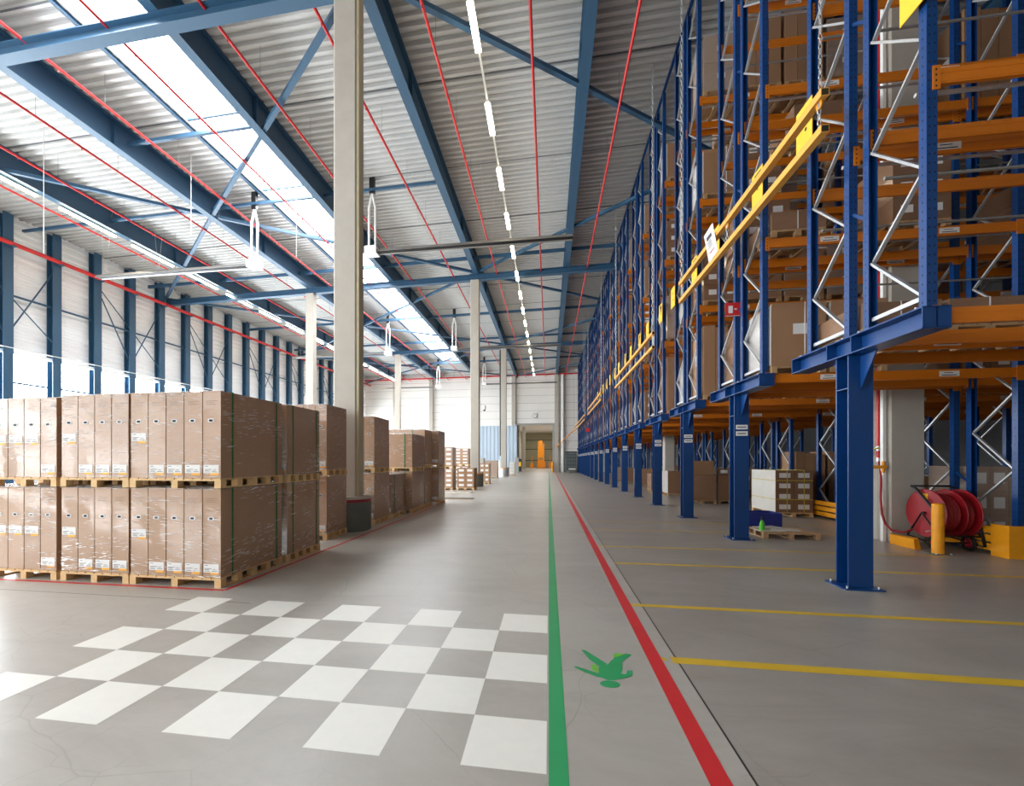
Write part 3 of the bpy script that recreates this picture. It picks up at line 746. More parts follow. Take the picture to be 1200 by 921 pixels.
m.box(x0, x1, y0, y1, 0, .02, 'blueplastic'); tag(m.build('blue_crate'), 'dark blue open crate standing behind the empty pallet', 'crate')
t = thing('spray_bottle', 'bright green spray bottle standing on the pallet edge', 'bottle', (4.83, 10.6, .136))
m = MB(); x, y, z = 4.83, 10.6, .136
prof = [(.055, 0), (.06, .04), (.05, .16), (.02, .24)]
for (r1, a), (r2, b) in zip(prof, prof[1:]): m.cyl((x, y, z + a), (x, y, z + b), r1, 'lgreen', 14, r2)
m.build('bottle_body', t); m = MB(); m.cyl((x, y, z + .24), (x, y, z + .28), .022, 'dark', 10); m.box(x - .02, x + .07, y - .015, y + .015, z + .28, z + .31, 'dark'); m.build('spray_head', t)

# ---------------------------------------------------------------- pallet racking
R0, BX = 4.12, [4.12, 8.3, 12.48, 16.66]
LV = [3.40, 6.0, 8.93, 11.75]
PITCH, NK = 3.605, 16
FY = [(5.36, 6.21), (6.57, 7.43)]
TOPZ = 14.98
def rack(k0, nb, detail):
    t = thing('pallet_rack', 'x', 'pallet rack', (R0, 6.5, 0), 'back to back pallet racks')
    # portal column: H section on base plate
    xc, yc = R0 + .06, 6.6
    m = MB(); m.box(xc - .15, xc + .15, yc - .13, yc - .11, 0.02, 3.17, 'blue'); m.box(xc - .15, xc + .15, yc + .11, yc + .13, 0.02, 3.17, 'blue'); m.box(xc - .008, xc + .008, yc - .11, yc + .11, .02, 3.17, 'blue')
    m.box(xc - .15, xc + .15, yc - .11, yc + .11, 2.72, 2.735, 'blue')
    for s in (-1, 1): m.prism([(yc + s * .13, 3.17), (yc + s * .42, 3.17), (yc + s * .13, 2.7)], 'x', xc - .008, xc + .008, 'blue')
    pc = m.build('portal_column', t)
    m = MB(); m.box(xc - .24, xc + .24, yc - .22, yc + .22, 0, .02, 'blue')
    for a in (-.19, .19):
        for b in (-.17, .17): m.cyl((xc + a, yc + b, .02), (xc + a, yc + b, .05), .014, 'galv', 6)
    m.build('base_plate', pc)
    if k0 > 0:
        m = MB(); y = yc - .134
        for z in (2.28, 2.42):
            m.quad([(xc - .12, y, z), (xc + .12, y, z), (xc + .12, y, z + .1), (xc - .12, y, z + .1)], 'label')
            m.quad([(xc - .09, y - .001, z + .04), (xc + .09, y - .001, z + .04), (xc + .09, y - .001, z + .06), (xc - .09, y - .001, z + .06)], 'ink')
        m.build('location_label', pc)
    m = MB(); m.ibeam((R0, 5.25, 3.17), (R0, 7.75, 3.17), .24, .28, 'blue', .016, .01)
    for y in (5.25, 6.35, 6.85, 7.74): m.box(R0 - .135, R0 + .135, y, y + .012, 3.18, 3.40, 'blue')
    for y in (5.32, 6.2, 6.52, 7.5):
        for s in (-.1, .1): m.cyl((R0 + s, y + .06, 3.41), (R0 + s, y + .06, 3.435), .015, 'galv', 6)
    m.build('cantilever_beam', t)
    for bi in range(nb + 1):
        x = BX[bi]; zb = 3.41 if bi == 0 else .0
        for (ya, yb) in FY:
            for y in (ya, yb):
                m = MB(); w = .052; s = 1
                # open C profile with two flanges; slots on the faces
                m.box(x - w, x + w, y - .006 - .04 * 0, y + .006, zb, TOPZ, 'blue') if False else None
                m.box(x - w, x - w + .012, y - .05, y + .05, zb, TOPZ, 'blue'); m.box(x + w - .012, x + w, y - .05, y + .05, zb, TOPZ, 'blue')
                fy = y - .05 if y == ya else y + .038
                m.box(x - w + .012, x + w - .012, fy, fy + .012, zb, TOPZ, 'blue')
                if detail and bi < 2:
                    z = zb + .06
                    while z < TOPZ - .1:
                        for sx in (x - w - .001, ):
                            m.quad([(sx, y - .006, z), (sx, y - .006, z + .022), (sx, y + .008, z + .022), (sx, y + .008, z)], 'hole')
                        if y == ya:
                            m.quad([(x - .032, fy - .001, z), (x - .02, fy - .001, z), (x - .02, fy - .001, z + .022), (x - .032, fy - .001, z + .022)], 'hole')
                            m.quad([(x + .02, fy - .001, z), (x + .032, fy - .001, z), (x + .032, fy - .001, z + .022), (x + .02, fy - .001, z + .022)], 'hole')
                        z += .1 if k0 == 0 else .15
                m.build('upright', t)
            m = MB(); z = zb + .14; side = 0; A, B = ya + .05, yb - .05
            m.bar((x, A, z), (x, B, z), .03, .05, 'galv')
            z += .03
            while z + .71 < TOPZ:
                p, q = ((A, z), (B, z + .69)) if side == 0 else ((B, z), (A, z + .69))
                m.bar((x + (.012 if side else -.012), p[0], p[1]), (x + (.012 if side else -.012), q[0], q[1]), .028, .045, 'galv', (1, 0, 0)); side ^= 1; z += .71
            m.build('frame_bracing', t)
        m = MB()
        for z in [4.9, 7.5, 10.1, 12.7] if bi == 0 else [1.3, 4.9, 7.5, 10.1, 12.7]:
            m.bar((x, FY[0][1] + .05, z), (x, FY[1][0] - .05, z + .2), .03, .04, 'blue')
        m.build('row_spacer', t)
    for bi in range(nb):
        xa, xb = BX[bi] + .055, BX[bi + 1] - .055
        for li, lz in enumerate(LV):
            for fi, (ya, yb) in enumerate(FY):
                for y, f in ((ya - .03, 1), (yb + .03, 0)):
                    m = MB(); z0, z1 = lz - .17, lz
                    m.box(xa, xb, y - .022, y + .022, z0, z1, 'orange')
                    yy = y - .0225
                    m.box(xa, xb, yy - .004, yy, z0 + .02, z0 + .06, 'orange'); m.box(xa, xb, yy - .004, yy, z1 - .06, z1 - .02, 'orange')
                    for xx, s in ((xa, 1), (xb, -1)): m.box(xx - .055 if s > 0 else xx - .02, xx + .02 if s > 0 else xx + .055, y - .03, y - .022, z0 - .06, z1 + .03, 'orange')
                    if detail:
                        for q in range(4): m.box(xa - .03, xa - .015, y - .032, y - .03, z0 - .035 + q * .06, z0 - .015 + q * .06, 'hole')
                    bm = m.build('beam', t)
                    if f and detail:
                        for q in (.22, .7):
                            m = MB(); xx = xa + (xb - xa) * q; yy = y - .0285
                            m.quad([(xx, yy, z0 + .04), (xx + .32, yy, z0 + .04), (xx + .32, yy, z0 + .135), (xx, yy, z0 + .135)], 'label')
                            m.quad([(xx + .04, yy - .001, z0 + .055), (xx + .28, yy - .001, z0 + .055), (xx + .28, yy - .001, z0 + .07), (xx + .04, yy - .001, z0 + .07)], 'ink')
                            m.quad([(xx + .07, yy - .001, z0 + .1), (xx + .22, yy - .001, z0 + .1), (xx + .22, yy - .001, z0 + .112), (xx + .07, yy - .001, z0 + .112)], 'ink')
                            m.build('location_label', bm)
                if bi < 2 or detail:
                    m = MB(); ym = (ya + yb) / 2; m.cyl((xa - .05, ym - .25, lz - .1), (xb + .05, ym - .25, lz - .1), .024, 'galv', 8)
                    (m.cyl((xa - .05, ym + .2, lz - .75), (xb + .05, ym + .2, lz - .75), .02, 'tube', 8) if li else None); m.build('cross_tube', t)
    return t
def setlab(r, k):
    r['label'] = ('blue and orange back to back pallet rack, %s from the camera' % ORD[k])
r0 = rack(0, 2, True); setlab(r0, 0)
r1 = rack(1, 3, True); r1.location.y += PITCH; setlab(r1, 1)
KIDS = {}
def kids(o):
    KIDS[o.name] = list(o.children)
    for c in o.children: kids(c)
bpy.context.view_layer.update(); kids(r1)
for k in (2, 3):
    r = dup(r1, (0, PITCH * (k - 1), 0)); setlab(r, k)
r4 = rack(4, 2, False); r4.location.y += PITCH * 4; setlab(r4, 4); kids(r4)
for k in range(5, NK): r = dup(r4, (0, PITCH * (k - 4), 0)); setlab(r, k)

m = MB(); m.box(R0 - .06, R0 + .02, 5.36, 61.5, TOPZ + .005, TOPZ + .085, 'blue'); tag(m.build('top_tie'), 'blue tie rail joining the tops of all the racks', 'rail')
# prototype loads for the rack positions (local origin: base centre)
def proto(kind):
    t = thing('pallet_load', 'x', 'pallet load', (0, 0, 0), 'pallet loads on the racks')
    m = MB(); W, D = .47, .52; pallet_mb(m, -W, W, -D, D, 0, 3, 3, 'woodold'); m.build('pallet', t); z = .137
    def lab(par, x, y, z, w=.2, h=.14, side='front'):
        m = MB()
        if side == 'front': m.quad([(x, y - .004, z), (x + w, y - .004, z), (x + w, y - .004, z + h), (x, y - .004, z + h)], 'label')
        else: m.quad([(x - .004, y, z), (x - .004, y, z + h), (x - .004, y + w, z + h), (x - .004, y + w, z)], 'label')
        m.build('shipping_label', par)
    if kind == 'cartons':
        for k in range(3):
            for i in range(2):
                m = MB(); m.box(-W + i * W + .004, -W + (i + 1) * W - .004, -D, D, z + k * .42, z + (k + 1) * .42 - .005, 'cardd'); b = m.build('carton', t); lab(b, -W + i * W + .13, -D, z + k * .42 + .14)
    elif kind == 'bigbox':
        m = MB(); m.box(-W, W, -D, D, z, z + 1.15, 'cardp'); b = m.build('carton', t); lab(b, -.1, -D, z + .6, .26, .2); lab(b, -W, .05, z + .7, .26, .2, 'side')
        m = MB(); m.box(-W - .004, W + .004, -D - .004, D + .004, z + 1.1, z + 1.2, 'cardp'); m.build('lid', t)
        m = MB(); m.box(-W - .012, -W - .005, -D, D, z + .02, z + 1.16, 'film'); m.build('film_side', t); m = MB(); m.box(.1, .115, -D - .008, D, z, z + 1.205, 'label'); m.build('strap', t)
    elif kind == 'film':
        m = MB(); m.box(-W, W, -D, D, z, z + 1.55, 'film'); b = m.build('wrapped_goods', t)
        m = MB(); m.box(-W + .02, W - .02, -D + .02, D - .02, z + 1.551, z + 1.57, 'sheet'); m.build('film_cover', t)
    elif kind == 'filmbrown':
        for k in range(2):
            m = MB(); m.box(-W, W, -D, D, z + k * .75, z + (k + 1) * .75 - .01, 'filmb'); b = m.build('wrapped_goods', t); lab(b, -.12, -D, z + k * .75 + .3)
    elif kind == 'slabs':
        for i in range(3):
            a = -W + i * .31; m = MB(); m.box(a + .004, a + .3, -D, D, z, z + 1.9 - i * .06, 'cardp'); m.build('tall_carton', t)
        m = MB(); m.box(-W - .003, -W, -.2, .1, z + .9, z + 1.2, 'label'); m.build('shipping_label', t)
    elif kind == 'low':
        for i in range(2):
            m = MB(); m.box(-W + i * W + .004, -W + (i + 1) * W - .004, -D, D, z, z + .34, 'cardd'); m.build('carton', t)
        m = MB(); m.box(-.02, -.005, -D - .003, D, z, z + .344, 'label'); m.build('strap', t)
    return t
KN = {'cartons': 'labelled carton load', 'bigbox': 'large brown box load', 'film': 'white film-wrapped load', 'filmbrown': 'film-wrapped brown load', 'slabs': 'tall upright carton load', 'low': 'low carton load'}
PR = {}
for kd in KN: PR[kd] = proto(kd)
bpy.context.view_layer.update()
for kd in KN: kids(PR[kd])
used = set(); DONE = set()
LVN = ['floor', 'lowest beam', 'second beam', 'third beam', 'top beam']
def place(kd, k, fi, lvl, bi, i):
    x = BX[bi] + .56 + 1.02 * i; y = (FY[fi][0] + FY[fi][1]) / 2 + PITCH * k; z = 0.0 if lvl == 0 else LV[lvl - 1] + .001
    if 6.5 < x < 8.6 and (9.9 < y < 11.4 or 27.4 < y < 28.6): return
    key = (k, fi, lvl, bi, i)
    if key in DONE: return
    DONE.add(key); lb = '%s, %s of %s rack, %s side, %s from aisle' % (KN[kd], LVN[lvl], ORD[k], ('near', 'far')[fi], ORD[bi * 4 + i])
    if lb in DONE: return
    DONE.add(lb); p = PR[kd]
    if kd not in used:
        used.add(kd); p.location = (x, y, z); p['label'] = lb
        PR[kd + '_d'] = p
    else:
        dd = dup(p, (0, 0, 0), lb); dd.location = (x, y, z)
rr = random.Random(11)
def pick(fr=True): return rr.choice(['cartons', 'bigbox', 'film', 'filmbrown', 'slabs', 'filmbrown', 'bigbox'])
for i in range(4): place('low', 0, 1, 1, 0, i)
place('bigbox', 1, 0, 1, 0, 0); place('bigbox', 1, 0, 1, 0, 1); place('cartons', 1, 1, 1, 0, 0); place('cartons', 1, 1, 2, 0, 0)
place('low', 1, 0, 2, 0, 0); place('cartons', 1, 0, 2, 0, 2); place('low', 1, 1, 3, 0, 1); carton_stack('film-wrapped labelled cartons behind the orange guard at the right edge', 8.46, 9.42, 10.0, 11.0, 0, 1.62, 3, 1, 3, 'filmb', True, grp='pallet loads on the racks')
for i in (1, 2): place('cartons', 1, 1, 0, 1, i)
for lv in (1, 2, 3, 4):
    for k in (2, 3):
        for fi in (0, 1):
            for i in range(4):
                if rr.random() < (.82 if k > 2 or lv < 4 else .5): place(pick(), k, fi, lv, 0, i)
for k in (1, 2, 3):
    for lv in (0, 1, 2, 3):
        for i in range(3):
            if rr.random() < .6 and not (k == 1 and lv == 0): place(rr.choice(['cartons', 'bigbox', 'cartons', 'low', 'slabs']), k, 1 if lv else 0, lv, 1, i)
for k in (0, 1, 2, 3):
    for i in range(4):
        if rr.random() < .85 and k != 1: place(rr.choice(['cartons', 'low', 'bigbox']), k, k % 2, 0, 1, i)
        if rr.random() < .7: place(rr.choice(['cartons', 'low', 'bigbox']), k, 0 if k else 1, 1, 1, i)
for k in range(4, 9):
    for i in (0, 1):
        place(rr.choice(['cartons', 'low', 'bigbox']), k, 0, 0, 1, i)
for k in range(4, 8):
    for lv in (1, 2, 3, 4):
        for fi in (0, 1):
            for i in (0, 1):
                if rr.random() < .88: place(pick(), k, fi, lv, 0, i)
for k in range(8, NK):
    for lv in (1, 2, 3, 4):
        if rr.random() < .92: place(pick(), k, k % 2, lv, 0, 0)

# orange base guards at the second row of frames
for k in (1, 2):
    y0 = 8.95 + PITCH * (k - 1) - .1; t = thing('rack_guard', 'orange slatted rack end guard, %s' % ('nearest, right of the hose reel' if k == 1 else 'farther, beside the yellow strapped cartons'), 'guard', (8.12, y0 + 1.2, 0))
    for z in (.08, .24, .40):
        m = MB(); m.box(8.08, 8.13, y0 + .15, y0 + 2.35, z, z + .12, 'yellow2'); m.build('slat', t)
    m = MB(); m.box(8.04, 8.42, y0 - .02, y0 + .0, 0, .58, 'yellow2'); m.box(8.04, 8.07, y0, y0 + .3, 0, .58, 'yellow2'); m.build('end_plate', t); m = MB(); m.box(8.04, 8.07, y0 + 2.25, y0 + 2.4, 0, .58, 'yellow2'); m.build('post', t)

# yellow location signs on the uprights
for k in range(0, 9):
    for f, y in ((0, 5.36), (1, 7.43)):
        y = y + PITCH * k - .12 * (f == 0) * 0; yc = y
        t = thing('location_sign', 'yellow upright sign plate on the %s rack, %s side' % (ORD[k], ('near', 'far')[f]), 'sign', (R0 - .12, yc, 6.72), 'yellow sign plates on the rack ends')
        m = MB(); m.box(R0 - .125, R0 - .115, yc - .21, yc + .21, 6.72, 7.36, 'signyellow'); m.box(R0 - .115, R0 - .055, yc - .04, yc + .04, 6.9, 7.1, 'signyellow'); m.build('sign_plate', t)
        m = MB(); x = R0 - .127
        if f == 0: m.add([(x, yc + .1, 7.3), (x, yc - .16, 7.3), (x, yc - .02, 6.95)], [(0, 1, 2)], 'hole')
        else:
            for dz in (6.95, 7.15): m.cyl((x, yc - .05, dz), (x + .003, yc - .05, dz), .03, 'hole', 10)
        m.build('printed_mark', t)
# fire hose sign
t = thing('fire_sign', 'small red fire equipment sign on the second rack upright', 'sign', (4.0, 10.05, 4.9))
m = MB(); m.box(3.84, 4.14, 10.05, 10.06, 4.9, 5.2, 'red'); m.box(3.98, 4.02, 10.06, 10.12, 5.0, 5.1, 'red'); m.build('sign_plate', t)
m = MB(); y = 10.048; m.box(3.90, 3.99, y - .001, y, 4.97, 5.13, 'label'); m.box(4.02, 4.07, y - .001, y, 5.04, 5.07, 'label'); m.box(3.85, 4.13, y - .001, y + .001, 4.905, 4.915, 'label'); m.build('symbol', t)
t = thing('fire_sign', 'tiny red sign far down the racking', 'sign', (3.9, 44, 4.0)); m = MB(); m.box(3.7, 4.1, 43.96, 43.97, 4.6, 4.95, 'red'); m.box(3.95, 4.05, 43.97, 44.02, 4.7, 4.8, 'red'); m.build('sign_plate', t)

# ---------------------------------------------------------------- chain-hung yellow rails
def chain(m, p, q, mat='galv', pitch=.06, r=.005):
    p, q = Vector(p), Vector(q); L = (q - p).length; n = int(L / pitch); d = (q - p) / n
    for i in range(n):
        c = p + d * (i + .5); dn = d.normalized(); u = Vector((1, 0, 0)) if i % 2 else Vector((0, 1, 0))
        pts = [c + dn * (pitch * .62 * math.cos(a)) + u * (.3 * pitch * math.sin(a)) for a in [k * math.pi / 3 for k in range(6)]]
        m.tube(pts, r, mat, 4, True)
def barrier(y0, y1, zu, zl, x, label, nlink=3):
    t = thing('hanging_rail', label, 'rail', (x, (y0 + y1) / 2, zl), 'chain hung yellow rails along the racks')
    for z in (zu, zl):
        m = MB(); m.box(x - .05, x + .05, y0, y1, z - .1, z, 'yellow'); m.box(x - .04, x + .04, y0 - .002, y0, z - .09, z - .01, 'dark'); m.build('rail', t)
    m = MB()
    for i in range(nlink):
        y = y0 + .12 + (y1 - y0 - .24) * i / (nlink - 1)
        chain(m, (x, y, zu - .1), (x, y, zl), 'galv', .07, .008); m.tube([(x + .0, y + .05 * math.cos(a), zu - .13 + .05 * math.sin(a)) for a in [k * math.pi / 4 for k in range(8)]], .014, 'yellow2', 5, True)
    m.build('link_chain', t)
    for y in (y0 + .1, y1 - .1):
        m = MB(); chain(m, (x, y, deckz(x)), (x, y, zu), 'galv', .065 if y < 8 else .12, .006 if y < 8 else .01); m.build('suspension_chain', t)
barrier(6.05, 12.1, 6.52, 6.05, 3.5, 'long yellow double rail hung on chains in front of the nearest racks')
barrier(15.1, 23.3, 6.1, 5.62, 3.5, 'yellow double rail hung on chains, second along the racks', 3)
barrier(29.5, 39.5, 6.35, 5.9, 3.5, 'yellow double rail hung on chains, third along the racks', 3)
barrier(42, 60, 6.2, 5.75, 3.45, 'yellow double rail hung on chains, farthest along the racks', 3)
m = MB(); chain(m, (3.45, 60.1, 5.9), (1.1, 62.2, 3.6), 'truck', .3, .04); tag(m.build('sloping_chain'), 'orange chain sloping down before the far wall beside the doorway', 'chain')
t = thing('paper_notice', 'white notice sheet in a sleeve hanging on the nearest yellow rail', 'notice', (3.43, 9.78, 6.06))
m = MB(); m.quad([(3.44, 10.18, 6.76), (3.42, 9.62, 6.76), (3.43, 9.36, 6.04), (3.45, 9.9, 6.04)], 'label'); m.quad([(3.446, 9.9, 6.04), (3.436, 9.36, 6.04), (3.426, 9.62, 6.76), (3.446, 10.18, 6.76)], 'label'); m.build('sheet', t)
m = MB()
def NP(u, v, o): return (3.435 - .006 - o, 10.14 - .50 * u - .27 * v + 0, 6.74 - .68 * v)
for (u0, u1, v0, v1, mt) in ((.2, .75, .18, .32, 'ink'), (.2, .6, .38, .4, 'ink'), (.2, .7, .45, .47, 'ink'), (.2, .65, .52, .54, 'ink'), (.2, .7, .6, .62, 'ink'), (.2, .8, .78, .81, 'floorred')):
    m.quad([NP(u0, v0, .004), NP(u1, v0, .004), NP(u1, v1, .004), NP(u0, v1, .004)], mt)
m.build('printed_lines', t)
# thin drop wires between roof and racks
for i, (y, t) in enumerate(((40.8, 'nearer'), (50.0, 'farther'))):
    m = MB(); m.cyl((3.2, y, 6.3), (3.2, y, deckz(3)), .012, 'galv', 5); tag(m.build('drop_wire'), 'thin pale wire hanging from the roof beside the far racks, %s one' % t, 'wire')
for x, y, zb, tt in ((-19, 13.5, 9.6, 'over the left pallets'), (-15.2, 16.2, 11.4, 'beside the nearest left heater'), (-12.0, 18.9, 11.5, 'under the rooflight')):
    m = MB(); m.cyl((x, y, zb), (x, y, deckz(x)), .012, 'white', 5); tag(m.build('drop_wire'), 'thin white wire hanging from the roof ' + tt, 'wire')

# ---------------------------------------------------------------- riser, hose reel, bollard, block
t = thing('riser_pipe', 'thin red riser pipe with valve on the side of the racking column', 'pipe', (7.12, 10.5, 0))
m = MB(); m.cyl((7.12, 10.5, 1.75), (7.12, 10.5, 14.0), .03, 'red', 10); m.build('pipe', t)
m = MB(); m.cyl((7.12, 10.5, 1.95), (7.12, 10.5, 2.05), .045, 'galv', 10); m.box(7.03, 7.12, 10.44, 10.56, 1.99, 2.02, 'ystrap'); m.cyl((7.12, 10.5, 1.72), (7.12, 10.5, 1.8), .04, 'galv', 10); m.build('valve', t)
m = MB(); m.box(6.88, 7.0, 10.55, 10.66, 1.87, 2.0, 'red'); m.box(6.885, 6.995, 10.548, 10.55, 1.9, 1.97, 'label'); m.box(7.0, 7.09, 10.62, 10.65, 1.92, 1.95, 'red'); m.build('alarm_button', t)
m = MB(); m.cyl((6.78, 10.3, 1.6), (7.12, 10.28, 1.6), .035, 'yellow2', 10)
for x in (6.86, 7.08): m.cyl((x, 10.3, 1.48), (x, 10.3, 1.72), .03, 'yellow2', 8)
m.build('hose_bracket', t)
pts = [(7.12, 10.47, 1.72), (7.08, 10.36, 1.4), (7.03, 10.3, .95), (7.02, 10.25, .6), (7.05, 10.2, .4), (7.12, 10.12, .27), (7.24, 9.98, .26), (7.34, 9.9, .34)]
m = MB(); m.tube(pts, .022, 'hose', 8); m.build('hose', t)
t = thing('hose_reel_trolley', 'red hose reel on a black two-wheeled trolley beside the concrete column', 'hose reel', (7.72, 9.72, 0))
yc, zc = 9.70, .70
def disc(m, x, r, mat='reelred', th=.02):
    m.cyl((x - th / 2, yc, zc), (x + th / 2, yc, zc), r, mat, 36)
    m.tube([(x, yc + r * math.cos(a), zc + r * math.sin(a)) for a in [k * math.pi / 18 for k in range(36)]], .014, mat, 6, True)
for x in (7.42, 7.76, 8.0):
    m = MB(); disc(m, x, .46); f = m.build('reel_flange', t)
    if x < 7.5:
        m = MB(); m.quad([(x - .012, yc + .06, zc + .27), (x - .012, yc + .06, zc + .38), (x - .012, yc - .06, zc + .38), (x - .012, yc - .06, zc + .27)], 'mark'); m.build('sticker', f)
m = MB()
pts = []
for seg in ((7.45, 7.73, .36), (7.79, 7.97, .34)):
    N = int((seg[1] - seg[0]) / .035); pts = []
    for i in range(N * 16 + 1):
        a = i * math.pi / 8; pts.append((seg[0] + (seg[1] - seg[0]) * i / (N * 16), yc + seg[2] * math.cos(a), zc + seg[2] * math.sin(a)))
    m.tube(pts, .019, 'hose', 6)
    m.cyl((seg[0], yc, zc), (seg[1], yc, zc), seg[2] - .02, 'hose', 24)
m.build('hose', t)
m = MB()
for x in (7.36, 8.05):
    m.tube([(x, yc - .42, .12), (x, yc - .05, zc), (x, yc + .05, zc + .1), (x, yc - .0, zc + .42), (x + .0, yc + .22, 1.12)], .018, 'dark', 8) if False else None
    m.tube([(x, yc - .44, .12), (x, yc - .30, .66), (x, yc - .24, .80), (x, yc + .16, 1.18), (x, yc + .26, 1.22)], .024, 'dark', 8)
    m.tube([(x, yc - .36, .3), (x, yc + .02, zc), (x, yc + .36, .2)], .016, 'dark', 8); m.tube([(x, yc - .4, .12), (x, yc + .36, .2)], .014, 'dark', 8)
m.tube([(7.36, yc + .26, 1.22), (8.05, yc + .26, 1.22)], .018, 'dark', 8); m.tube([(7.36, yc - .36, .3), (8.05, yc - .36, .3)], .014, 'dark', 8); m.cyl((7.36, yc, zc), (8.05, yc, zc), .025, 'dark', 10)
m.build('trolley_frame', t)
for x, yw in ((7.335, 9.40), (8.0, 9.52)):
    m = MB(); m.tube([(x, yw + .12 * math.cos(a), .152 + .12 * math.sin(a)) for a in [k * math.pi / 10 for k in range(20)]], .03, 'rubber', 8, True)
    w_ = m.build('wheel', t); m = MB(); m.cyl((x - .025, yw, .152), (x + .02, yw, .152), .035, 'reelred', 12)
    for q in range(6):
        a = q * math.pi / 3; m.bar((x, yw, .152), (x, yw + .1 * math.cos(a), .152 + .1 * math.sin(a)), .02, .03, 'reelred', (1, 0, 0))
    m.cyl((x - .002, yw, .152), (x + .002, yw, .152), .1, 'reelred', 16); m.build('wheel_hub', w_)
m = MB(); m.tube([(7.335, 9.4, .152), (8.0, 9.52, .152)], .016, 'dark', 8); m.build('axle', t)
m = MB(); m.tube([(7.36, yc - .33, .52), (7.27, yc - .33, .52), (7.25, yc - .36, .40), (7.14, yc - .36, .38)], .012, 'galv', 6); m.build('crank_handle', t)
t = thing('bollard', 'scuffed orange round bollard in front of the red hose reel', 'bollard', (7.17, 9.12, 0))
m = MB(); m.cyl((7.17, 9.12, .01), (7.17, 9.12, .92), .088, 'yellow2', 24); m.cyl((7.17, 9.12, .92), (7.17, 9.12, .94), .088, 'yellow2', 24, .07); m.build('post', t)
m = MB(); m.box(7.02, 7.32, 8.98, 9.26, 0, .012, 'concdark')
for a in (7.05, 7.29): m.cyl((a, 9.0, .012), (a, 9.0, .035), .014, 'galv', 6)
m.build('base_plate', t)
m = MB(); m.box(7.10, 7.2, 9.36, 9.66, 0, .0, 'wood') if False else None
m.add([(7.08, 9.50, .0), (7.20, 9.52, .0), (7.20, 10.16, .0), (7.10, 10.14, .0), (7.06, 9.50, .2), (7.15, 9.52, .22), (7.17, 10.16, .2), (7.08, 10.14, .2)], [(3, 2, 1, 0), (4, 5, 6, 7), (0, 1, 5, 4), (1, 2, 6, 5), (2, 3, 7, 6), (3, 0, 4, 7)], 'yellow2')
tag(m.build('timber_block'), 'short worn yellow timber kerb block at the foot of the racking column', 'block')

# ---------------------------------------------------------------- far end of the aisle
t = thing('wall_clock', 'round white clock on the far wall above the doorway', 'clock', (-2.0, YF - .05, 8.2))
m = MB(); m.cyl((-2.0, YF - .12, 8.25), (-2.0, YF, 8.25), .36, 'tube', 24); m.build('clock_case', t)
m = MB(); m.cyl((-2.0, YF - .14, 8.25), (-2.0, YF - .121, 8.25), .30, 'white', 24); m.box(-2.02, -1.98, YF - .15, YF - .141, 8.25, 8.48, 'dark'); m.box(-2.0, -1.82, YF - .15, YF - .141, 8.23, 8.26, 'dark'); m.build('clock_face', t)
t = thing('dome_camera', 'round security camera on an arm of the second concrete column', 'camera', (-4.2, 27.75, 5.2))
m = MB(); m.tube([(-4.52, 27.75, 5.35), (-4.3, 27.75, 5.4), (-4.2, 27.75, 5.36), (-4.2, 27.75, 5.3)], .03, 'white', 8); m.build('arm', t)
m = MB(); m.cyl((-4.2, 27.75, 5.05), (-4.2, 27.75, 5.3), .1, 'white', 14, .13); m.cyl((-4.2, 27.75, 4.97), (-4.2, 27.75, 5.05), .04, 'dark', 14, .1); m.build('camera_housing', t)
# tote stack by the far wall
t = thing('container_stack', 'dark caged liquid container beside the drain pipe at the far wall', 'container', (3.1, 61.6, 0))
m = MB(); m.box(2.45, 3.85, 61.0, 62.2, .16, 2.7, 'glassdark'); m.build('tank', t)
m = MB()
for i in range(7): m.box(2.42 + i * .235, 2.45 + i * .235, 60.96, 60.99, .16, 2.9, 'tube')
for i in range(6): m.box(2.42, 3.88, 60.955, 60.99, .3 + i * .5, .34 + i * .5, 'tube')
m.box(2.4, 3.9, 60.95, 62.2, 2.75, 2.95, 'dark'); m.build('cage', t)
m = MB(); pallet_mb(m, 2.45, 3.85, 61.0, 62.2, 0, 3, 3, 'tube', .158); m.build('pallet', t)
m = MB(); m.box(2.75, 3.5, 58.7, 59.6, .0, .45, 'concdark'); m.box(2.7, 3.6, 58.6, 59.7, .45, .6, 'white'); tag(m.build('floor_scale'), 'low grey block with white top before the dark caged container', 'block')
m = MB(); m.cyl((.55, 61.8, 0), (.55, 61.8, 1.5), .16, 'yellow2', 16); tag(m.build('bollard'), 'yellow bollard at the right side of the far doorway', 'bollard')
# cabinets on the left of the doorway
t = thing('charging_cabinet', 'dark grey cabinet with yellow part left of the far doorway', 'cabinet', (-4.1, 58, 0))
m = MB(); m.box(-4.5, -4.0, 57.6, 58.6, 0, 2.1, 'tan'); m.build('cabinet_body', t); m = MB(); m.box(-4.0, -3.65, 57.7, 58.4, .2, 1.9, 'dark'); m.build('door', t)
m = MB(); m.box(-3.98, -3.7, 57.55, 57.69, .9, 1.5, 'mark'); m.build('yellow_part', t)
m = MB(); m.cyl((-6.9, 60.5, 0), (-6.9, 60.5, 1.7), .45, 'white', 18, .3); tag(m.build('white_sack'), 'white sack standing against the sliding door', 'sack')
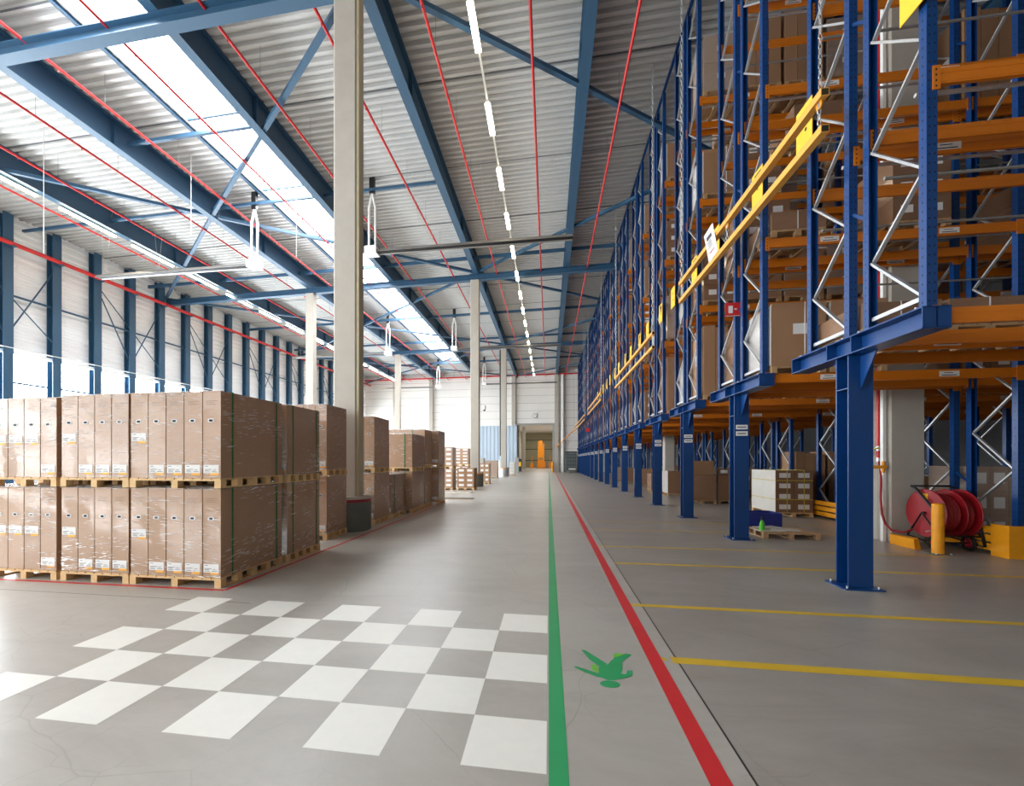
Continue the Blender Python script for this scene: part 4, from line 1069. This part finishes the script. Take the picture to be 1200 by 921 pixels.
# reach truck in the adjoining hall
t = thing('reach_truck', 'orange reach truck parked far away beyond the doorway', 'truck', (-1.7, 91, 0))
m = MB(); m.prism([(-2.4, .1), (-.7, .1), (-.7, 1.2), (-1.0, 1.9), (-2.1, 1.9), (-2.4, 1.2)], 'y', 90, 91.8, 'truck'); m.build('chassis', t)
m = MB(); m.box(-2.25, -2.05, 89.7, 89.95, .05, 5.6, 'truck'); m.box(-1.15, -.95, 89.7, 89.95, .05, 5.2, 'truck'); m.box(-2.25, -.95, 89.72, 89.9, 2.2, 4.6, 'truck'); m.box(-2.0, -1.3, 89.72, 89.9, 4.6, 5.8, 'truck'); m.build('mast', t)
m = MB(); m.box(-2.3, -.8, 90, 91.6, 2.3, 2.4, 'dark'); m.build('overhead_guard', t)
for x in (-2.2, -.95): m = MB(); m.cyl((x - .1, 90.2, .2), (x + .1, 90.2, .2), .2, 'rubber', 14); m.build('wheel', t)
for x, c_, tt in ((-3.6, 'truck', 'left'), (.3, 'truck', 'right'), (-.35, 'tube', 'middle right')):
    m = MB(); m.box(x - .35, x + .35, 92.5, 93.6, .0, 1.1, c_); m.box(x - .06, x + .06, 93.3, 93.4, 1.1, 2.6, c_); tag(m.build('hand_truck'), 'small low lift truck beyond the doorway, %s of the tall one' % tt, 'truck')
for x, y, tt in ((-4.9, 68, 'nearer'), (-4.6, 80, 'farther')):
    m = MB(); m.box(x - .25, x + .25, y, y + .5, 0, 7.9, 'conc'); tag(m.build('concrete_column'), 'pale concrete column inside the hall beyond the doorway, %s one' % tt, 'column')

# ---------------------------------------------------------------- camera, lights, world
cam = bpy.data.cameras.new('Camera'); co = bpy.data.objects.new('Camera', cam); C.objects.link(co)
co.location = (0, 0, 1.75); co.rotation_euler = (math.pi / 2, 0, math.asin(.1506))
cam.sensor_fit = 'HORIZONTAL'; cam.sensor_width = 36; cam.lens = 499 / 1200 * 36
cam.shift_x = (600 - 567) / 1200; cam.shift_y = (539 - 460.5) / 1200; cam.clip_end = 300
bpy.context.scene.camera = co
def area(name, loc, rot, sx, sy, power, c):
    l = bpy.data.lights.new(name, 'AREA'); l.shape = 'RECTANGLE'; l.size = sx; l.size_y = sy; l.energy = power; l.color = c
    o = bpy.data.objects.new(name, l); C.objects.link(o); o.location = loc; o.rotation_euler = rot; return o
area('corridor_light', (-1.5, 84, 7.8), (0, 0, 0), 3, 20, 350, (1, .97, .9))
w = bpy.data.worlds.new('World'); bpy.context.scene.world = w; w.use_nodes = True
bg = w.node_tree.nodes['Background']; bg.inputs[0].default_value = (.8, .9, 1, 1); bg.inputs[1].default_value = 1.0
sc = bpy.context.scene
sc.view_settings.view_transform = 'Standard'; sc.view_settings.look = 'None'; sc.view_settings.gamma = 1
sc.view_settings.use_curve_mapping = False; sc.view_settings.exposure = 0.93
try:
    sc.cycles.max_bounces = 8; sc.cycles.diffuse_bounces = 6; sc.cycles.glossy_bounces = 3; sc.cycles.transparent_max_bounces = 8
    sc.cycles.sample_clamp_indirect = 4; sc.cycles.caustics_reflective = False; sc.cycles.caustics_refractive = False
except Exception: pass
